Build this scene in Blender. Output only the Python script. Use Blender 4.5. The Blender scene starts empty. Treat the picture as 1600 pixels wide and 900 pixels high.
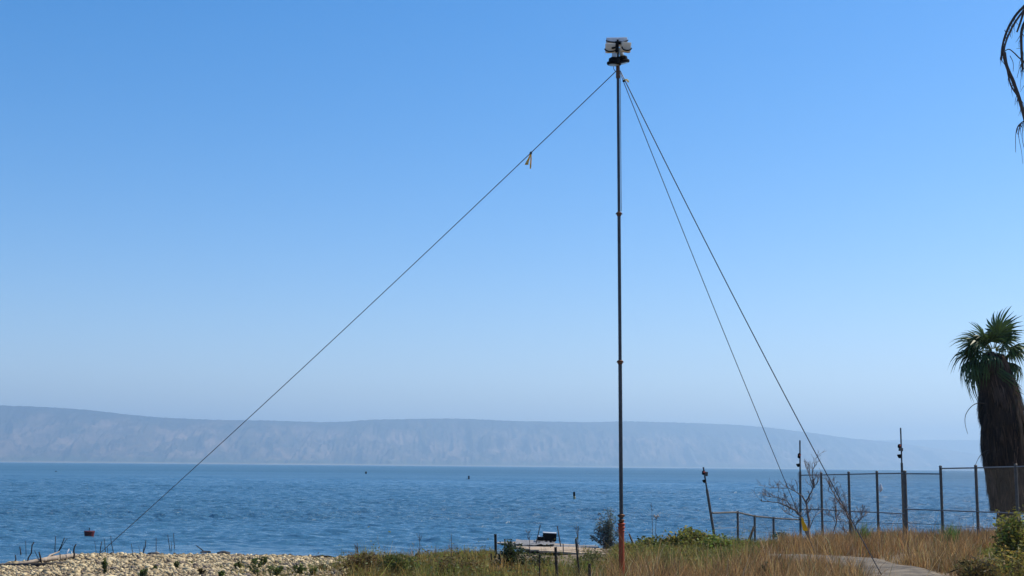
import bpy, bmesh, math, random
import numpy as np
from mathutils import Vector, Matrix

random.seed(7); RNG = np.random.default_rng(7)
SC = bpy.context.scene
COL = SC.collection
R = math.radians

# ------------------------------------------------------------------ camera
CAM_LOC = Vector((0.0, 0.0, 1.75))
FPX = 2000.0                                   # focal length in pixels of a 1600 wide frame
PITCH = math.atan(278.5/FPX); ROLL = R(0.5)
fwd = Vector((0, math.cos(PITCH), math.sin(PITCH)))
rt0 = Vector((1, 0, 0)); up0 = Vector((0, -math.sin(PITCH), math.cos(PITCH)))
rt = rt0*math.cos(ROLL) + up0*math.sin(ROLL)
up = up0*math.cos(ROLL) - rt0*math.sin(ROLL)
cam = bpy.data.cameras.new('camera'); camo = bpy.data.objects.new('camera', cam); COL.objects.link(camo)
camo.matrix_world = Matrix(((rt.x, up.x, -fwd.x, CAM_LOC.x), (rt.y, up.y, -fwd.y, CAM_LOC.y), (rt.z, up.z, -fwd.z, CAM_LOC.z), (0, 0, 0, 1)))
cam.sensor_width = 36.0; cam.lens = FPX/1600*36.0
cam.clip_start = 0.1; cam.clip_end = 90000
SC.camera = camo

# ------------------------------------------------------------------ world and sun
SUN_EL, SUN_AZ = R(50), R(66)                  # azimuth clockwise from +Y (to the right of the view)
w = bpy.data.worlds.new('World'); SC.world = w; w.use_nodes = True
nt = w.node_tree; nt.nodes.clear()
wo = nt.nodes.new('ShaderNodeOutputWorld'); bg = nt.nodes.new('ShaderNodeBackground')
sky = nt.nodes.new('ShaderNodeTexSky'); sky.sky_type = 'NISHITA'; sky.sun_disc = False
sky.sun_elevation = SUN_EL; sky.sun_rotation = SUN_AZ
sky.altitude = 0; sky.air_density = 1.0; sky.dust_density = 0.3; sky.ozone_density = 2.0
hs = nt.nodes.new('ShaderNodeHueSaturation'); hs.inputs['Saturation'].default_value = 1.5
nt.links.new(sky.outputs[0], hs.inputs['Color']); tn = nt.nodes.new('ShaderNodeMix'); tn.data_type = 'RGBA'; tn.blend_type = 'MULTIPLY'; tn.inputs['Factor'].default_value = 1.0; tn.inputs['B'].default_value = (1.0, .88, .95, 1)
nt.links.new(hs.outputs[0], tn.inputs['A']); nt.links.new(tn.outputs['Result'], bg.inputs[0])
bg.inputs[1].default_value = 0.126
nt.links.new(bg.outputs[0], wo.inputs[0])
sl = bpy.data.lights.new('sun', 'SUN'); sl.energy = 4.4; sl.angle = R(0.53); sl.color = (1.0, 0.90, 0.74)
so = bpy.data.objects.new('sun', sl); COL.objects.link(so)
sdir = Vector((math.sin(SUN_AZ)*math.cos(SUN_EL), math.cos(SUN_AZ)*math.cos(SUN_EL), math.sin(SUN_EL)))
so.rotation_euler = (-sdir).to_track_quat('-Z', 'Y').to_euler(); so.location = sdir*50

SC.view_settings.view_transform = 'Standard'; SC.view_settings.look = 'None'
SC.view_settings.exposure = 0.40; SC.view_settings.gamma = 1.0
SC.render.engine = 'CYCLES'
cy = SC.cycles
cy.max_bounces = 6; cy.diffuse_bounces = 2; cy.glossy_bounces = 2; cy.transmission_bounces = 2
cy.volume_bounces = 1; cy.transparent_max_bounces = 8; cy.use_denoising = True
cy.sample_clamp_indirect = 4.0; cy.sample_clamp_direct = 2.5

# ------------------------------------------------------------------ layout helpers
def ray(px, py): return fwd*FPX + rt*(px-800) + up*(450-py)
def at(px, py, Y):
    d = ray(px, py); return CAM_LOC + d*(Y/d.y)
def at_z(px, py, z):
    d = ray(px, py); return CAM_LOC + d*((z-CAM_LOC.z)/d.z)
def project(P):
    P = np.asarray(P, float) - np.array(CAM_LOC)
    f = P@np.array(fwd); x = P@np.array(rt); y = P@np.array(up)
    return 800 + FPX*x/f, 450 - FPX*y/f
WZ = -0.55                                      # lake level
_sh = [(-900, 905), (-300, 897), (0, 884.5), (60, 882), (110, 876), (150, 869.5), (200, 867), (330, 868), (520, 872), (650, 871), (770, 866), (900, 858), (1000, 855), (1180, 850), (1300, 842), (1400, 838.5), (1600, 837), (1900, 838)]
_shp = [at_z(a, b, WZ) for a, b in _sh]
SX = np.array([p.x for p in _shp]); SY = np.array([p.y for p in _shp])
def shore_y(x): return np.interp(x, SX, SY) + 0.12*np.sin(np.asarray(x)*3.1) + 0.07*np.sin(np.asarray(x)*7.7+1)
def zg(x, y):
    x = np.asarray(x, float); y = np.asarray(y, float)
    d = shore_y(x) - y
    land = 0.50*(1-np.exp(-np.maximum(d, 0)/8.5)) + 0.03*np.sin(x*1.3+y*.7)*np.clip(d/3, 0, 1) + 0.02*np.sin(x*2.9-y*1.9)*np.clip(d/3, 0, 1)
    return np.where(d > 0, WZ+land, WZ+np.maximum(d*0.06, -3.0))
def on_ground(px, py):
    d = ray(px, py); t = 8/d.y
    for k in range(4000):
        p = CAM_LOC + d*t
        if p.z < zg(p.x, p.y): break
        t += 0.02/d.y
    return CAM_LOC + d*t

# ------------------------------------------------------------------ materials
def lin(c): return tuple((v/255/12.92 if v/255 <= .04045 else ((v/255+.055)/1.055)**2.4) for v in c)
def new_mat(name):
    m = bpy.data.materials.new(name); m.use_nodes = True
    n = m.node_tree; b = n.nodes['Principled BSDF']; return m, n, b
def pmat(name, col, rough=0.6, metal=0.0, var=0.25, scale=8.0, bump=0.0, col2=None, spec=0.5):
    m, n, b = new_mat(name)
    tc = n.nodes.new('ShaderNodeTexCoord'); nz = n.nodes.new('ShaderNodeTexNoise')
    nz.inputs['Scale'].default_value = scale; nz.inputs['Detail'].default_value = 6; nz.inputs['Roughness'].default_value = .65
    n.links.new(tc.outputs['Object'], nz.inputs['Vector'])
    cr = n.nodes.new('ShaderNodeValToRGB'); e = cr.color_ramp.elements
    e[0].position = .3; e[1].position = .7
    c2 = col2 or tuple(c*(1-var) for c in col); e[0].color = (*c2, 1); e[1].color = (*(tuple(min(1, c*(1+var*.6)) for c in col) if not col2 else col), 1)
    n.links.new(nz.outputs['Fac'], cr.inputs[0]); n.links.new(cr.outputs[0], b.inputs['Base Color'])
    b.inputs['Roughness'].default_value = rough; b.inputs['Metallic'].default_value = metal
    b.inputs['Specular IOR Level'].default_value = spec
    if bump:
        bp = n.nodes.new('ShaderNodeBump'); bp.inputs['Strength'].default_value = bump; bp.inputs['Distance'].default_value = .02
        n.links.new(nz.outputs['Fac'], bp.inputs['Height']); n.links.new(bp.outputs[0], b.inputs['Normal'])
    return m
def leaf_mat(name, trans=0.35, rough=0.6):
    m, n, b = new_mat(name)
    at_ = n.nodes.new('ShaderNodeAttribute'); at_.attribute_name = 'tint'
    n.links.new(at_.outputs['Color'], b.inputs['Base Color'])
    b.inputs['Roughness'].default_value = rough; b.inputs['Specular IOR Level'].default_value = .3
    tr = n.nodes.new('ShaderNodeBsdfTranslucent'); n.links.new(at_.outputs['Color'], tr.inputs['Color'])
    mx = n.nodes.new('ShaderNodeMixShader'); mx.inputs[0].default_value = trans
    n.links.new(b.outputs[0], mx.inputs[1]); n.links.new(tr.outputs[0], mx.inputs[2])
    n.links.new(mx.outputs[0], n.nodes['Material Output'].inputs['Surface'])
    return m
M = {}
M['leaf'] = leaf_mat('leaf_tint', .48); M['blade'] = leaf_mat('blade_tint', .3, .75)
M['palm_leaf'] = leaf_mat('palm_leaf_tint', .22, .5); M['dead_leaf'] = leaf_mat('dead_leaf_tint', .08, .9)
M['stone'] = leaf_mat('stone_tint', 0.0, .85)
M['mast'] = pmat('dark_painted_steel', (.05, .055, .065), .38, .5, .3, 12)
M['orange'] = pmat('orange_paint', (.33, .042, .003), .5, 0, .25, 9)
M['rust'] = pmat('rusty_brass', (.14, .06, .025), .5, .4, .4, 30)
M['black'] = pmat('black_plastic', (.008, .008, .009), .8, 0, .3, 20, spec=.12)
M['housing'] = pmat('beige_housing', (.78, .72, .60), .5, 0, .15, 10)
M['housing_grey'] = pmat('grey_housing', (.66, .66, .66), .5, 0, .15, 10)
M['glass'] = pmat('lamp_glass', (.45, .55, .65), .15, 0, .1, 5)
M['wire'] = pmat('steel_cable', (.07, .085, .11), .45, .4, .2, 20)
M['yellow'] = pmat('yellow_plastic', (.75, .52, .02), .5, 0, .12, 30)
M['ribbon'] = pmat('faded_yellow_ribbon', (.85, .56, .05), .6, 0, .35, 30)
M['pale_ribbon'] = pmat('pale_ribbon', (.8, .7, .35), .6, 0, .35, 60)
for mm in ('yellow', 'ribbon', 'pale_ribbon'):      # thin plastic lets the sun through
    _n2 = M[mm].node_tree; _t = _n2.nodes.new('ShaderNodeBsdfTranslucent'); _x = _n2.nodes.new('ShaderNodeMixShader'); _x.inputs[0].default_value = .5
    _p = _n2.nodes['Principled BSDF']; _n2.links.new(_p.inputs['Base Color'].links[0].from_socket, _t.inputs[0])
    _n2.links.new(_p.outputs[0], _x.inputs[1]); _n2.links.new(_t.outputs[0], _x.inputs[2]); _n2.links.new(_x.outputs[0], _n2.nodes['Material Output'].inputs[0])
M['post'] = pmat('weathered_steel_post', (.11, .10, .09), .6, .3, .35, 14)
M['rail'] = pmat('galvanised_rail', (.20, .20, .20), .55, .5, .3, 14)
M['mesh'] = pmat('galvanised_mesh', (.10, .10, .10), .6, .3, .2, 14)
M['wood_dark'] = pmat('dark_wet_wood', (.018, .014, .011), .8, 0, .5, 12, .5)
M['twig'] = pmat('dead_twig', (.09, .065, .05), .85, 0, .4, 12, .4)
M['bark'] = pmat('bare_bark', (.20, .15, .125), .85, 0, .4, 14, .5)
M['plank'] = pmat('bleached_plank', (.42, .32, .21), .8, 0, .3, 5, .3)
M['plank_grey'] = pmat('grey_plank', (.20, .20, .20), .8, 0, .45, 6, .3)
M['log'] = pmat('bleached_log', (.36, .29, .22), .85, 0, .5, 6, .5)
M['rock'] = pmat('pale_rock', (.40, .34, .26), .9, 0, .45, 9, .7)
M['rock_dark'] = pmat('dark_wet_rock', (.018, .015, .012), .7, 0, .4, 9, .7)
M['red'] = pmat('red_plastic', (.11, .008, .006), .45, 0, .3, 6)
M['white'] = pmat('white_plastic', (.72, .73, .74), .5, 0, .12, 8)
M['buoy'] = pmat('weathered_buoy', (.35, .30, .16), .6, 0, .5, 5)
M['trunk'] = pmat('palm_trunk_bark', (.055, .042, .03), .95, 0, .45, 8, .8)
M['concrete'] = pmat('old_concrete', (.16, .13, .09), .95, 0, .5, 3.0, .9)
M['lens'] = pmat('orange_lens', (.5, .06, .02), .3, 0, .2, 10)
M['bird'] = pmat('dark_feather', (.06, .06, .06), .8)

# ------------------------------------------------------------------ mesh helpers
def props(o, label=None, cat=None, group=None, kind=None):
    if label: o['label'] = label
    if cat: o['category'] = cat
    if group: o['group'] = group
    if kind: o['kind'] = kind
    return o
def empty(name, loc, label, cat, group=None):
    o = bpy.data.objects.new(name, None); COL.objects.link(o); o.location = loc; o.empty_display_size = .2
    return props(o, label, cat, group)
def link(name, me, mat, parent=None):
    if mat is not None and len(me.materials) == 0: me.materials.append(mat)
    o = bpy.data.objects.new(name, me); COL.objects.link(o)
    if parent is not None:
        o.parent = parent
        base = Vector(parent.location) if parent.parent is None else Vector(parent.parent.location)+Vector(parent.location)
        me.transform(Matrix.Translation(-base))
    return o
def np_mesh(name, V, F, mat, cols=None, parent=None, smooth=False):
    """V (n,3); F (m,3) or (m,4) int array"""
    V = np.asarray(V, np.float32); F = np.asarray(F, np.int32); k = F.shape[1]
    me = bpy.data.meshes.new(name)
    me.vertices.add(len(V)); me.vertices.foreach_set('co', V.ravel())
    me.loops.add(F.size); me.loops.foreach_set('vertex_index', F.ravel())
    me.polygons.add(len(F)); me.polygons.foreach_set('loop_start', np.arange(0, F.size, k, dtype=np.int32))
    me.polygons.foreach_set('loop_total', np.full(len(F), k, np.int32))
    if smooth: me.polygons.foreach_set('use_smooth', np.ones(len(F), bool))
    me.update(calc_edges=True)
    if cols is not None:
        a = me.color_attributes.new('tint', 'FLOAT_COLOR', 'POINT')
        c = np.ones((len(V), 4), np.float32); c[:, :3] = cols; a.data.foreach_set('color', c.ravel())
    return link(name, me, mat, parent)
class MB:
    def __init__(s): s.v = []; s.f = []; s.smooth = True
    def tube(s, pts, rad, sides=8, cap=True):
        pts = [Vector(p) for p in pts]
        if not hasattr(rad, '__len__'): rad = [rad]*len(pts)
        b = len(s.v); ref = None
        for i, p in enumerate(pts):
            t = (pts[min(i+1, len(pts)-1)] - pts[max(i-1, 0)]).normalized()
            if ref is None: ref = Vector((0, 0, 1)) if abs(t.z) < .9 else Vector((1, 0, 0))
            a = t.cross(ref).normalized(); c = a.cross(t).normalized(); ref = c
            for k in range(sides):
                th = 2*math.pi*k/sides; s.v.append(tuple(p + (a*math.cos(th)+c*math.sin(th))*rad[i]))
        for i in range(len(pts)-1):
            for k in range(sides):
                k2 = (k+1) % sides
                s.f.append((b+i*sides+k, b+i*sides+k2, b+(i+1)*sides+k2, b+(i+1)*sides+k))
        if cap:
            s.f.append(tuple(b+k for k in range(sides))[::-1]); n = b+(len(pts)-1)*sides
            s.f.append(tuple(n+k for k in range(sides)))
        return s
    def box(s, c, size, rot=None):
        b = len(s.v); c = Vector(c)
        for z in (-.5, .5):
            for x, y in ((-.5, -.5), (.5, -.5), (.5, .5), (-.5, .5)):
                p = Vector((x*size[0], y*size[1], z*size[2]))
                if rot is not None: p = rot@p
                s.v.append(tuple(c+p))
        for f in ((3, 2, 1, 0), (4, 5, 6, 7), (0, 1, 5, 4), (1, 2, 6, 5), (2, 3, 7, 6), (3, 0, 4, 7)): s.f.append(tuple(b+i for i in f))
        return s
    def lathe(s, c, prof, sides=16, rot=None):
        b = len(s.v); c = Vector(c)
        for r_, z in prof:
            for k in range(sides):
                th = 2*math.pi*k/sides; p = Vector((r_*math.cos(th), r_*math.sin(th), z))
                if rot is not None: p = rot@p
                s.v.append(tuple(c+p))
        for i in range(len(prof)-1):
            for k in range(sides):
                k2 = (k+1) % sides; s.f.append((b+i*sides+k, b+i*sides+k2, b+(i+1)*sides+k2, b+(i+1)*sides+k))
        s.f.append(tuple(b+k for k in range(sides))[::-1]); n = b+(len(prof)-1)*sides
        s.f.append(tuple(n+k for k in range(sides)))
        return s
    def build(s, name, mat, parent=None, bevel=0.0, smooth=False):
        me = bpy.data.meshes.new(name); me.from_pydata(s.v, [], s.f); me.update()
        if bevel:
            bm = bmesh.new(); bm.from_mesh(me)
            bmesh.ops.bevel(bm, geom=list(bm.edges), offset=bevel, segments=2, affect='EDGES', profile=.6, clamp_overlap=True)
            bm.to_mesh(me); bm.free()
        if smooth: me.shade_smooth()
        return link(name, me, mat, parent)
def hashn(ix, iy, seed):
    h = (ix*374761393 + iy*668265263 + seed*69069) & 0xffffffff
    h = ((h ^ (h >> 13))*1274126177) & 0xffffffff
    return ((h ^ (h >> 16)) & 0xffff)/65535.0
def vnoise(x, y, seed=0):
    ix = np.floor(x).astype(np.int64); iy = np.floor(y).astype(np.int64); fx = x-ix; fy = y-iy
    fx = fx*fx*(3-2*fx); fy = fy*fy*(3-2*fy)
    a = hashn(ix, iy, seed); b = hashn(ix+1, iy, seed); c = hashn(ix, iy+1, seed); d = hashn(ix+1, iy+1, seed)
    return (a*(1-fx)+b*fx)*(1-fy) + (c*(1-fx)+d*fx)*fy
def fbm(x, y, oct_=5, seed=0, gain=.5, ridged=False):
    t = 0; a = 1; s = 0
    for o in range(oct_):
        n = vnoise(x, y, seed+o*17)
        if ridged: n = 1-abs(2*n-1)
        t = t + a*n; s += a; a *= gain; x = x*2.03+7.1; y = y*2.03+3.7
    return t/s
def grid_faces(nr, nc):
    i = np.arange((nr-1)*nc).reshape(nr-1, nc)[:, :-1].ravel()
    return np.stack([i, i+1, i+nc+1, i+nc], 1)

# ------------------------------------------------------------------ ground
def build_ground():
    ys = np.concatenate([np.linspace(-60, 8, 35), np.linspace(8.3, 50, 210), np.linspace(51, 90, 30)])
    xs = np.concatenate([np.linspace(-120, -22, 40), np.linspace(-21.7, 24, 230), np.linspace(25, 120, 40)])
    X, Y = np.meshgrid(xs, ys); Z = zg(X, Y)
    Z += (fbm(X*1.7, Y*1.7, 4, 3)-.5)*.05*np.clip((shore_y(X)-Y)/2, 0, 1)
    V = np.stack([X, Y, Z], -1).reshape(-1, 3)
    m, n, b = new_mat('soil_and_sand')
    tc = n.nodes.new('ShaderNodeTexCoord'); nz = n.nodes.new('ShaderNodeTexNoise'); nz.inputs['Scale'].default_value = 1.2; nz.inputs['Detail'].default_value = 10; nz.inputs['Roughness'].default_value = .7
    n.links.new(tc.outputs['Object'], nz.inputs['Vector'])
    cr = n.nodes.new('ShaderNodeValToRGB'); e = cr.color_ramp.elements
    e[0].position = .35; e[0].color = (.09, .065, .04, 1); e[1].position = .65; e[1].color = (.24, .18, .11, 1)
    n.links.new(nz.outputs['Fac'], cr.inputs[0]); n.links.new(cr.outputs[0], b.inputs['Base Color'])
    b.inputs['Roughness'].default_value = .95
    nz2 = n.nodes.new('ShaderNodeTexNoise'); nz2.inputs['Scale'].default_value = 14; nz2.inputs['Detail'].default_value = 6; n.links.new(tc.outputs['Object'], nz2.inputs['Vector'])
    bp = n.nodes.new('ShaderNodeBump'); bp.inputs['Strength'].default_value = .9; bp.inputs['Distance'].default_value = .06
    n.links.new(nz2.outputs['Fac'], bp.inputs['Height']); n.links.new(bp.outputs[0], b.inputs['Normal'])
    props(np_mesh('ground', V, grid_faces(len(ys), len(xs)), m, smooth=True), kind='structure')
build_ground()

# ------------------------------------------------------------------ lake
def build_water():
    m, n, b = new_mat('lake_water')
    tc = n.nodes.new('ShaderNodeTexCoord')
    b.inputs['Base Color'].default_value = (.045, .130, .215, 1)
    b.inputs['IOR'].default_value = 1.333; b.inputs['Roughness'].default_value = .16
    mp = n.nodes.new('ShaderNodeMapping'); mp.inputs['Scale'].default_value = (1.2, 1.9, 1); n.links.new(tc.outputs['Object'], mp.inputs[0])
    nz = n.nodes.new('ShaderNodeTexNoise'); nz.inputs['Scale'].default_value = 1.3; nz.inputs['Detail'].default_value = 6; nz.inputs['Roughness'].default_value = .6; nz.inputs['Distortion'].default_value = .4
    n.links.new(mp.outputs[0], nz.inputs['Vector'])
    mp2 = n.nodes.new('ShaderNodeMapping'); mp2.inputs['Scale'].default_value = (.012, .03, 1); n.links.new(tc.outputs['Object'], mp2.inputs[0])
    nz2 = n.nodes.new('ShaderNodeTexNoise'); nz2.inputs['Scale'].default_value = 1.0; nz2.inputs['Detail'].default_value = 4
    n.links.new(mp2.outputs[0], nz2.inputs['Vector'])
    mr = n.nodes.new('ShaderNodeMapRange'); mr.inputs['From Min'].default_value = .3; mr.inputs['From Max'].default_value = .7; mr.inputs['To Min'].default_value = .3; mr.inputs['To Max'].default_value = .95
    n.links.new(nz2.outputs['Fac'], mr.inputs[0])
    bp = n.nodes.new('ShaderNodeBump'); bp.inputs['Distance'].default_value = .38
    n.links.new(mr.outputs[0], bp.inputs['Strength']); n.links.new(nz.outputs['Fac'], bp.inputs['Height'])
    n.links.new(bp.outputs[0], b.inputs['Normal'])
    # open water is more ruffled by the wind than the sheltered strip along the shore
    sp = n.nodes.new('ShaderNodeSeparateXYZ'); n.links.new(tc.outputs['Object'], sp.inputs[0])
    m2 = n.nodes.new('ShaderNodeMapRange'); m2.inputs['From Min'].default_value = 60; m2.inputs['From Max'].default_value = 420; m2.inputs['To Min'].default_value = .07; m2.inputs['To Max'].default_value = .44
    n.links.new(sp.outputs['Y'], m2.inputs[0])
    m3 = n.nodes.new('ShaderNodeMath'); m3.operation = 'MULTIPLY_ADD'; m3.inputs[1].default_value = .16; n.links.new(nz2.outputs['Fac'], m3.inputs[0]); n.links.new(m2.outputs[0], m3.inputs[2])
    n.links.new(m3.outputs[0], b.inputs['Roughness'])
    ys = []; y = 24.0
    while y < 26000:
        ys.append(y); y += max(.085, .085*(y/50)**1.15) if y < 240 else y*.02
    ys = np.array([-80, 0, 10, 18] + ys)
    ts = np.concatenate([np.linspace(-5, -.56, 24), np.linspace(-.55, .55, 760), np.linspace(.56, 5, 24)])
    Yc, T = np.meshgrid(ys, ts, indexing='ij'); X = T*np.maximum(Yc, 30)
    Z = np.zeros_like(X)
    rg = np.random.default_rng(11)
    for k in range(80):
        L = .30*(10**(rg.random()*.80)); th = rg.normal(0, .55)+math.pi*.5+.12; K = 2*math.pi/L
        amp = .0078*L**.75*rg.uniform(.6, 1.3); spacing = np.gradient(ys)[:, None]*np.ones_like(X)
        fade = np.clip((L*.5-spacing)/(L*.25), 0, 1)
        Z += amp*fade*np.sin(K*(math.cos(th)*X+math.sin(th)*Yc)+rg.random()*6.28)
    patch = .55+.9*fbm(X*.09, Yc*.14, 3, 5)
    shallow = np.clip((Yc-shore_y(X))/6, .25, 1)
    Z = WZ + Z*patch*shallow
    V = np.stack([X, Yc, Z], -1).reshape(-1, 3)
    o = np_mesh('lake_water', V, grid_faces(len(ys), len(ts)), m, smooth=True); props(o, kind='structure')
build_water()

# ------------------------------------------------------------------ far hills
def hill_mat(name, lo, hi, scrub):
    m, n, b = new_mat(name)
    tc = n.nodes.new('ShaderNodeTexCoord'); mp = n.nodes.new('ShaderNodeMapping'); mp.inputs['Scale'].default_value = (.0034, .0012, .004)
    n.links.new(tc.outputs['Object'], mp.inputs[0])
    nz = n.nodes.new('ShaderNodeTexNoise'); nz.inputs['Scale'].default_value = 1.3; nz.inputs['Detail'].default_value = 12; nz.inputs['Roughness'].default_value = .68; nz.inputs['Distortion'].default_value = .6
    n.links.new(mp.outputs[0], nz.inputs['Vector'])
    cr = n.nodes.new('ShaderNodeValToRGB'); e = cr.color_ramp.elements
    e[0].position = .36; e[0].color = (*scrub, 1); e[1].position = .66; e[1].color = (*hi, 1)
    x = e.new(.5); x.color = (*lo, 1)
    n.links.new(nz.outputs['Fac'], cr.inputs[0])
    geo = n.nodes.new('ShaderNodeNewGeometry'); sp = n.nodes.new('ShaderNodeSeparateXYZ'); n.links.new(geo.outputs['Position'], sp.inputs[0])
    # trees and fields on the shore plain, pale beach strip at the very foot
    nz3 = n.nodes.new('ShaderNodeTexNoise'); nz3.inputs['Scale'].default_value = .004; nz3.inputs['Detail'].default_value = 6
    n.links.new(geo.outputs['Position'], nz3.inputs['Vector'])
    ad = n.nodes.new('ShaderNodeMath'); ad.operation = 'MULTIPLY_ADD'; ad.inputs[1].default_value = 60; n.links.new(nz3.outputs['Fac'], ad.inputs[0]); n.links.new(sp.outputs['Z'], ad.inputs[2])
    r2 = n.nodes.new('ShaderNodeMapRange'); r2.inputs['From Min'].default_value = 58; r2.inputs['From Max'].default_value = 82; r2.inputs['To Min'].default_value = .75; r2.inputs['To Max'].default_value = 0
    n.links.new(ad.outputs[0], r2.inputs[0])
    mx = n.nodes.new('ShaderNodeMix'); mx.data_type = 'RGBA'; n.links.new(r2.outputs[0], mx.inputs['Factor']); n.links.new(cr.outputs[0], mx.inputs['A']); mx.inputs['B'].default_value = (.04, .06, .03, 1)
    r3 = n.nodes.new('ShaderNodeMapRange'); r3.inputs['From Min'].default_value = 5; r3.inputs['From Max'].default_value = 12; r3.inputs['To Min'].default_value = .35; r3.inputs['To Max'].default_value = 0
    n.links.new(sp.outputs['Z'], r3.inputs[0])
    nz4 = n.nodes.new('ShaderNodeTexNoise'); nz4.inputs['Scale'].default_value = .0016; nz4.inputs['Detail'].default_value = 8; n.links.new(geo.outputs['Position'], nz4.inputs['Vector'])
    a4 = n.nodes.new('ShaderNodeMath'); a4.operation = 'MULTIPLY_ADD'; a4.inputs[1].default_value = 320; n.links.new(nz4.outputs['Fac'], a4.inputs[0]); n.links.new(sp.outputs['Z'], a4.inputs[2])
    r4 = n.nodes.new('ShaderNodeMapRange'); r4.inputs['From Min'].default_value = 440; r4.inputs['From Max'].default_value = 540; r4.inputs['To Min'].default_value = 0; r4.inputs['To Max'].default_value = .8
    n.links.new(a4.outputs[0], r4.inputs[0])
    mx4 = n.nodes.new('ShaderNodeMix'); mx4.data_type = 'RGBA'; n.links.new(r4.outputs[0], mx4.inputs['Factor']); n.links.new(cr.outputs[0], mx4.inputs['A']); mx4.inputs['B'].default_value = (*scrub, 1); n.links.new(mx4.outputs['Result'], mx.inputs['A'])
    mx2 = n.nodes.new('ShaderNodeMix'); mx2.data_type = 'RGBA'; n.links.new(r3.outputs[0], mx2.inputs['Factor']); n.links.new(mx.outputs['Result'], mx2.inputs['A']); mx2.inputs['B'].default_value = (.5, .44, .34, 1)
    n.links.new(mx2.outputs['Result'], b.inputs['Base Color'])
    b.inputs['Roughness'].default_value = 1.0; b.inputs['Specular IOR Level'].default_value = 0
    return m
def build_ridge(name, ctrl, y_foot, depth, mat, seed, amp):
    px = np.linspace(-350, 1950, 1500); cx = [c[0] for c in ctrl]; cyy = [c[1] for c in ctrl]
    ridge = np.interp(px, cx, cyy)
    k = np.hanning(21); k /= k.sum(); ridge = np.convolve(np.pad(ridge, 10, 'edge'), k, 'valid')
    yf = np.interp(px, [c[0] for c in y_foot], [c[1] for c in y_foot])
    vs = np.linspace(0, 1, 110)
    V = np.zeros((len(vs), len(px), 3))
    yr = yf + depth
    top = np.array([at(a, b, c) for a, b, c in zip(px, ridge, yr)])
    foot_x = np.array([at(a, 728, c).x for a, c in zip(px, yf)])
    for j, v in enumerate(vs):
        x = foot_x*(1-v)+top[:, 0]*v; y = yf + depth*v
        prof = .04*min(1, v/.05) if v < .08 else .04+.96*(np.sin((v-.08)/.92*math.pi/2)**1.05)
        H = top[:, 2]-WZ
        g = fbm(x/340 + .5*v, y/1300+.4*fbm(x/900, y/900, 3, seed+3), 6, seed, .62, True)
        g2 = fbm(x/2600, y/2600+v, 3, seed+5)
        env = math.sin(math.pi*min(1, max(0, v-.03)/.97))**.8
        z = WZ + 2*min(1, v*40) + prof*H*(1+.28*(g2-.5)*env) - amp*(1-g)*env*H
        if v > .93: z = z + (vnoise(px*.35, px*0, seed+9)-.5)*6
        V[j, :, 0] = x; V[j, :, 1] = y; V[j, :, 2] = z
    V[0, :, 2] = WZ-4
    back = V[-1:].copy(); back[:, :, 1] += 3000; back[:, :, 2] -= 40
    V = np.concatenate([V, back]); 
    props(np_mesh(name, V.reshape(-1, 3), grid_faces(V.shape[0], len(px)), mat, smooth=True), kind='structure')
R1 = [(-500, 640), (-200, 632), (0, 634), (40, 635), (100, 638), (140, 641), (200, 648), (240, 652), (300, 655), (360, 657), (420, 657), (500, 660), (540, 659), (580, 656), (640, 655), (700, 654), (740, 655), (800, 658), (860, 659), (920, 660), (980, 658.5), (1040, 660), (1100, 662), (1150, 664), (1200, 668), (1240, 673), (1280, 678), (1320, 684), (1360, 688), (1400, 692), (1450, 699), (1500, 706), (1560, 714), (1620, 722), (1700, 730), (2100, 733)]
R2 = [(-500, 715), (900, 712), (1200, 700), (1320, 689), (1360, 688), (1420, 687.5), (1500, 687.5), (1600, 688), (1800, 690), (2100, 694)]
build_ridge('far_hills', R1, [(-500, 8000), (0, 8300), (400, 9000), (800, 10500), (1200, 13000), (1500, 15500), (2100, 17000)], 2600, hill_mat('dry_escarpment', (.10, .08, .06), (.25, .18, .13), (.025, .034, .03)), 21, .85)
build_ridge('distant_plateau', R2, [(-500, 19500), (2100, 19500)], 2500, hill_mat('distant_escarpment', (.20, .16, .12), (.30, .24, .18), (.11, .10, .07)), 51, .2)

# ------------------------------------------------------------------ footpath
UP = [(1190, 867), (1220, 868.5), (1240, 870), (1330, 872), (1370, 876), (1430, 890), (1480, 906), (1560, 936), (1680, 975)]
LO = [(1190, 868), (1205, 874), (1235, 882), (1290, 885), (1325, 893), (1352, 908), (1375, 930), (1400, 960), (1450, 1010), (1500, 1080)]
def smooth_line(pts, n):
    t = np.linspace(0, 1, len(pts)); P = np.array([tuple(p) for p in pts]); tt = np.linspace(0, 1, n)
    o = np.stack([np.interp(tt, t, P[:, i]) for i in range(P.shape[1])], 1)
    for _ in range(6): o[1:-1] = (o[:-2]+2*o[1:-1]+o[2:])/4
    return o
PU = smooth_line([on_ground(*p) for p in UP], 60); PL = smooth_line([on_ground(*p) for p in LO], 60)
PATH_POLY = np.concatenate([PU[:, :2], PL[::-1, :2]])
def inside(poly, x, y):
    c = np.zeros(len(x), bool); j = len(poly)-1
    for i in range(len(poly)):
        xi, yi = poly[i]; xj, yj = poly[j]
        k = ((yi > y) != (yj > y)) & (x < (xj-xi)*(y-yi)/(yj-yi+1e-12)+xi)
        c ^= k; j = i
    return c
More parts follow.
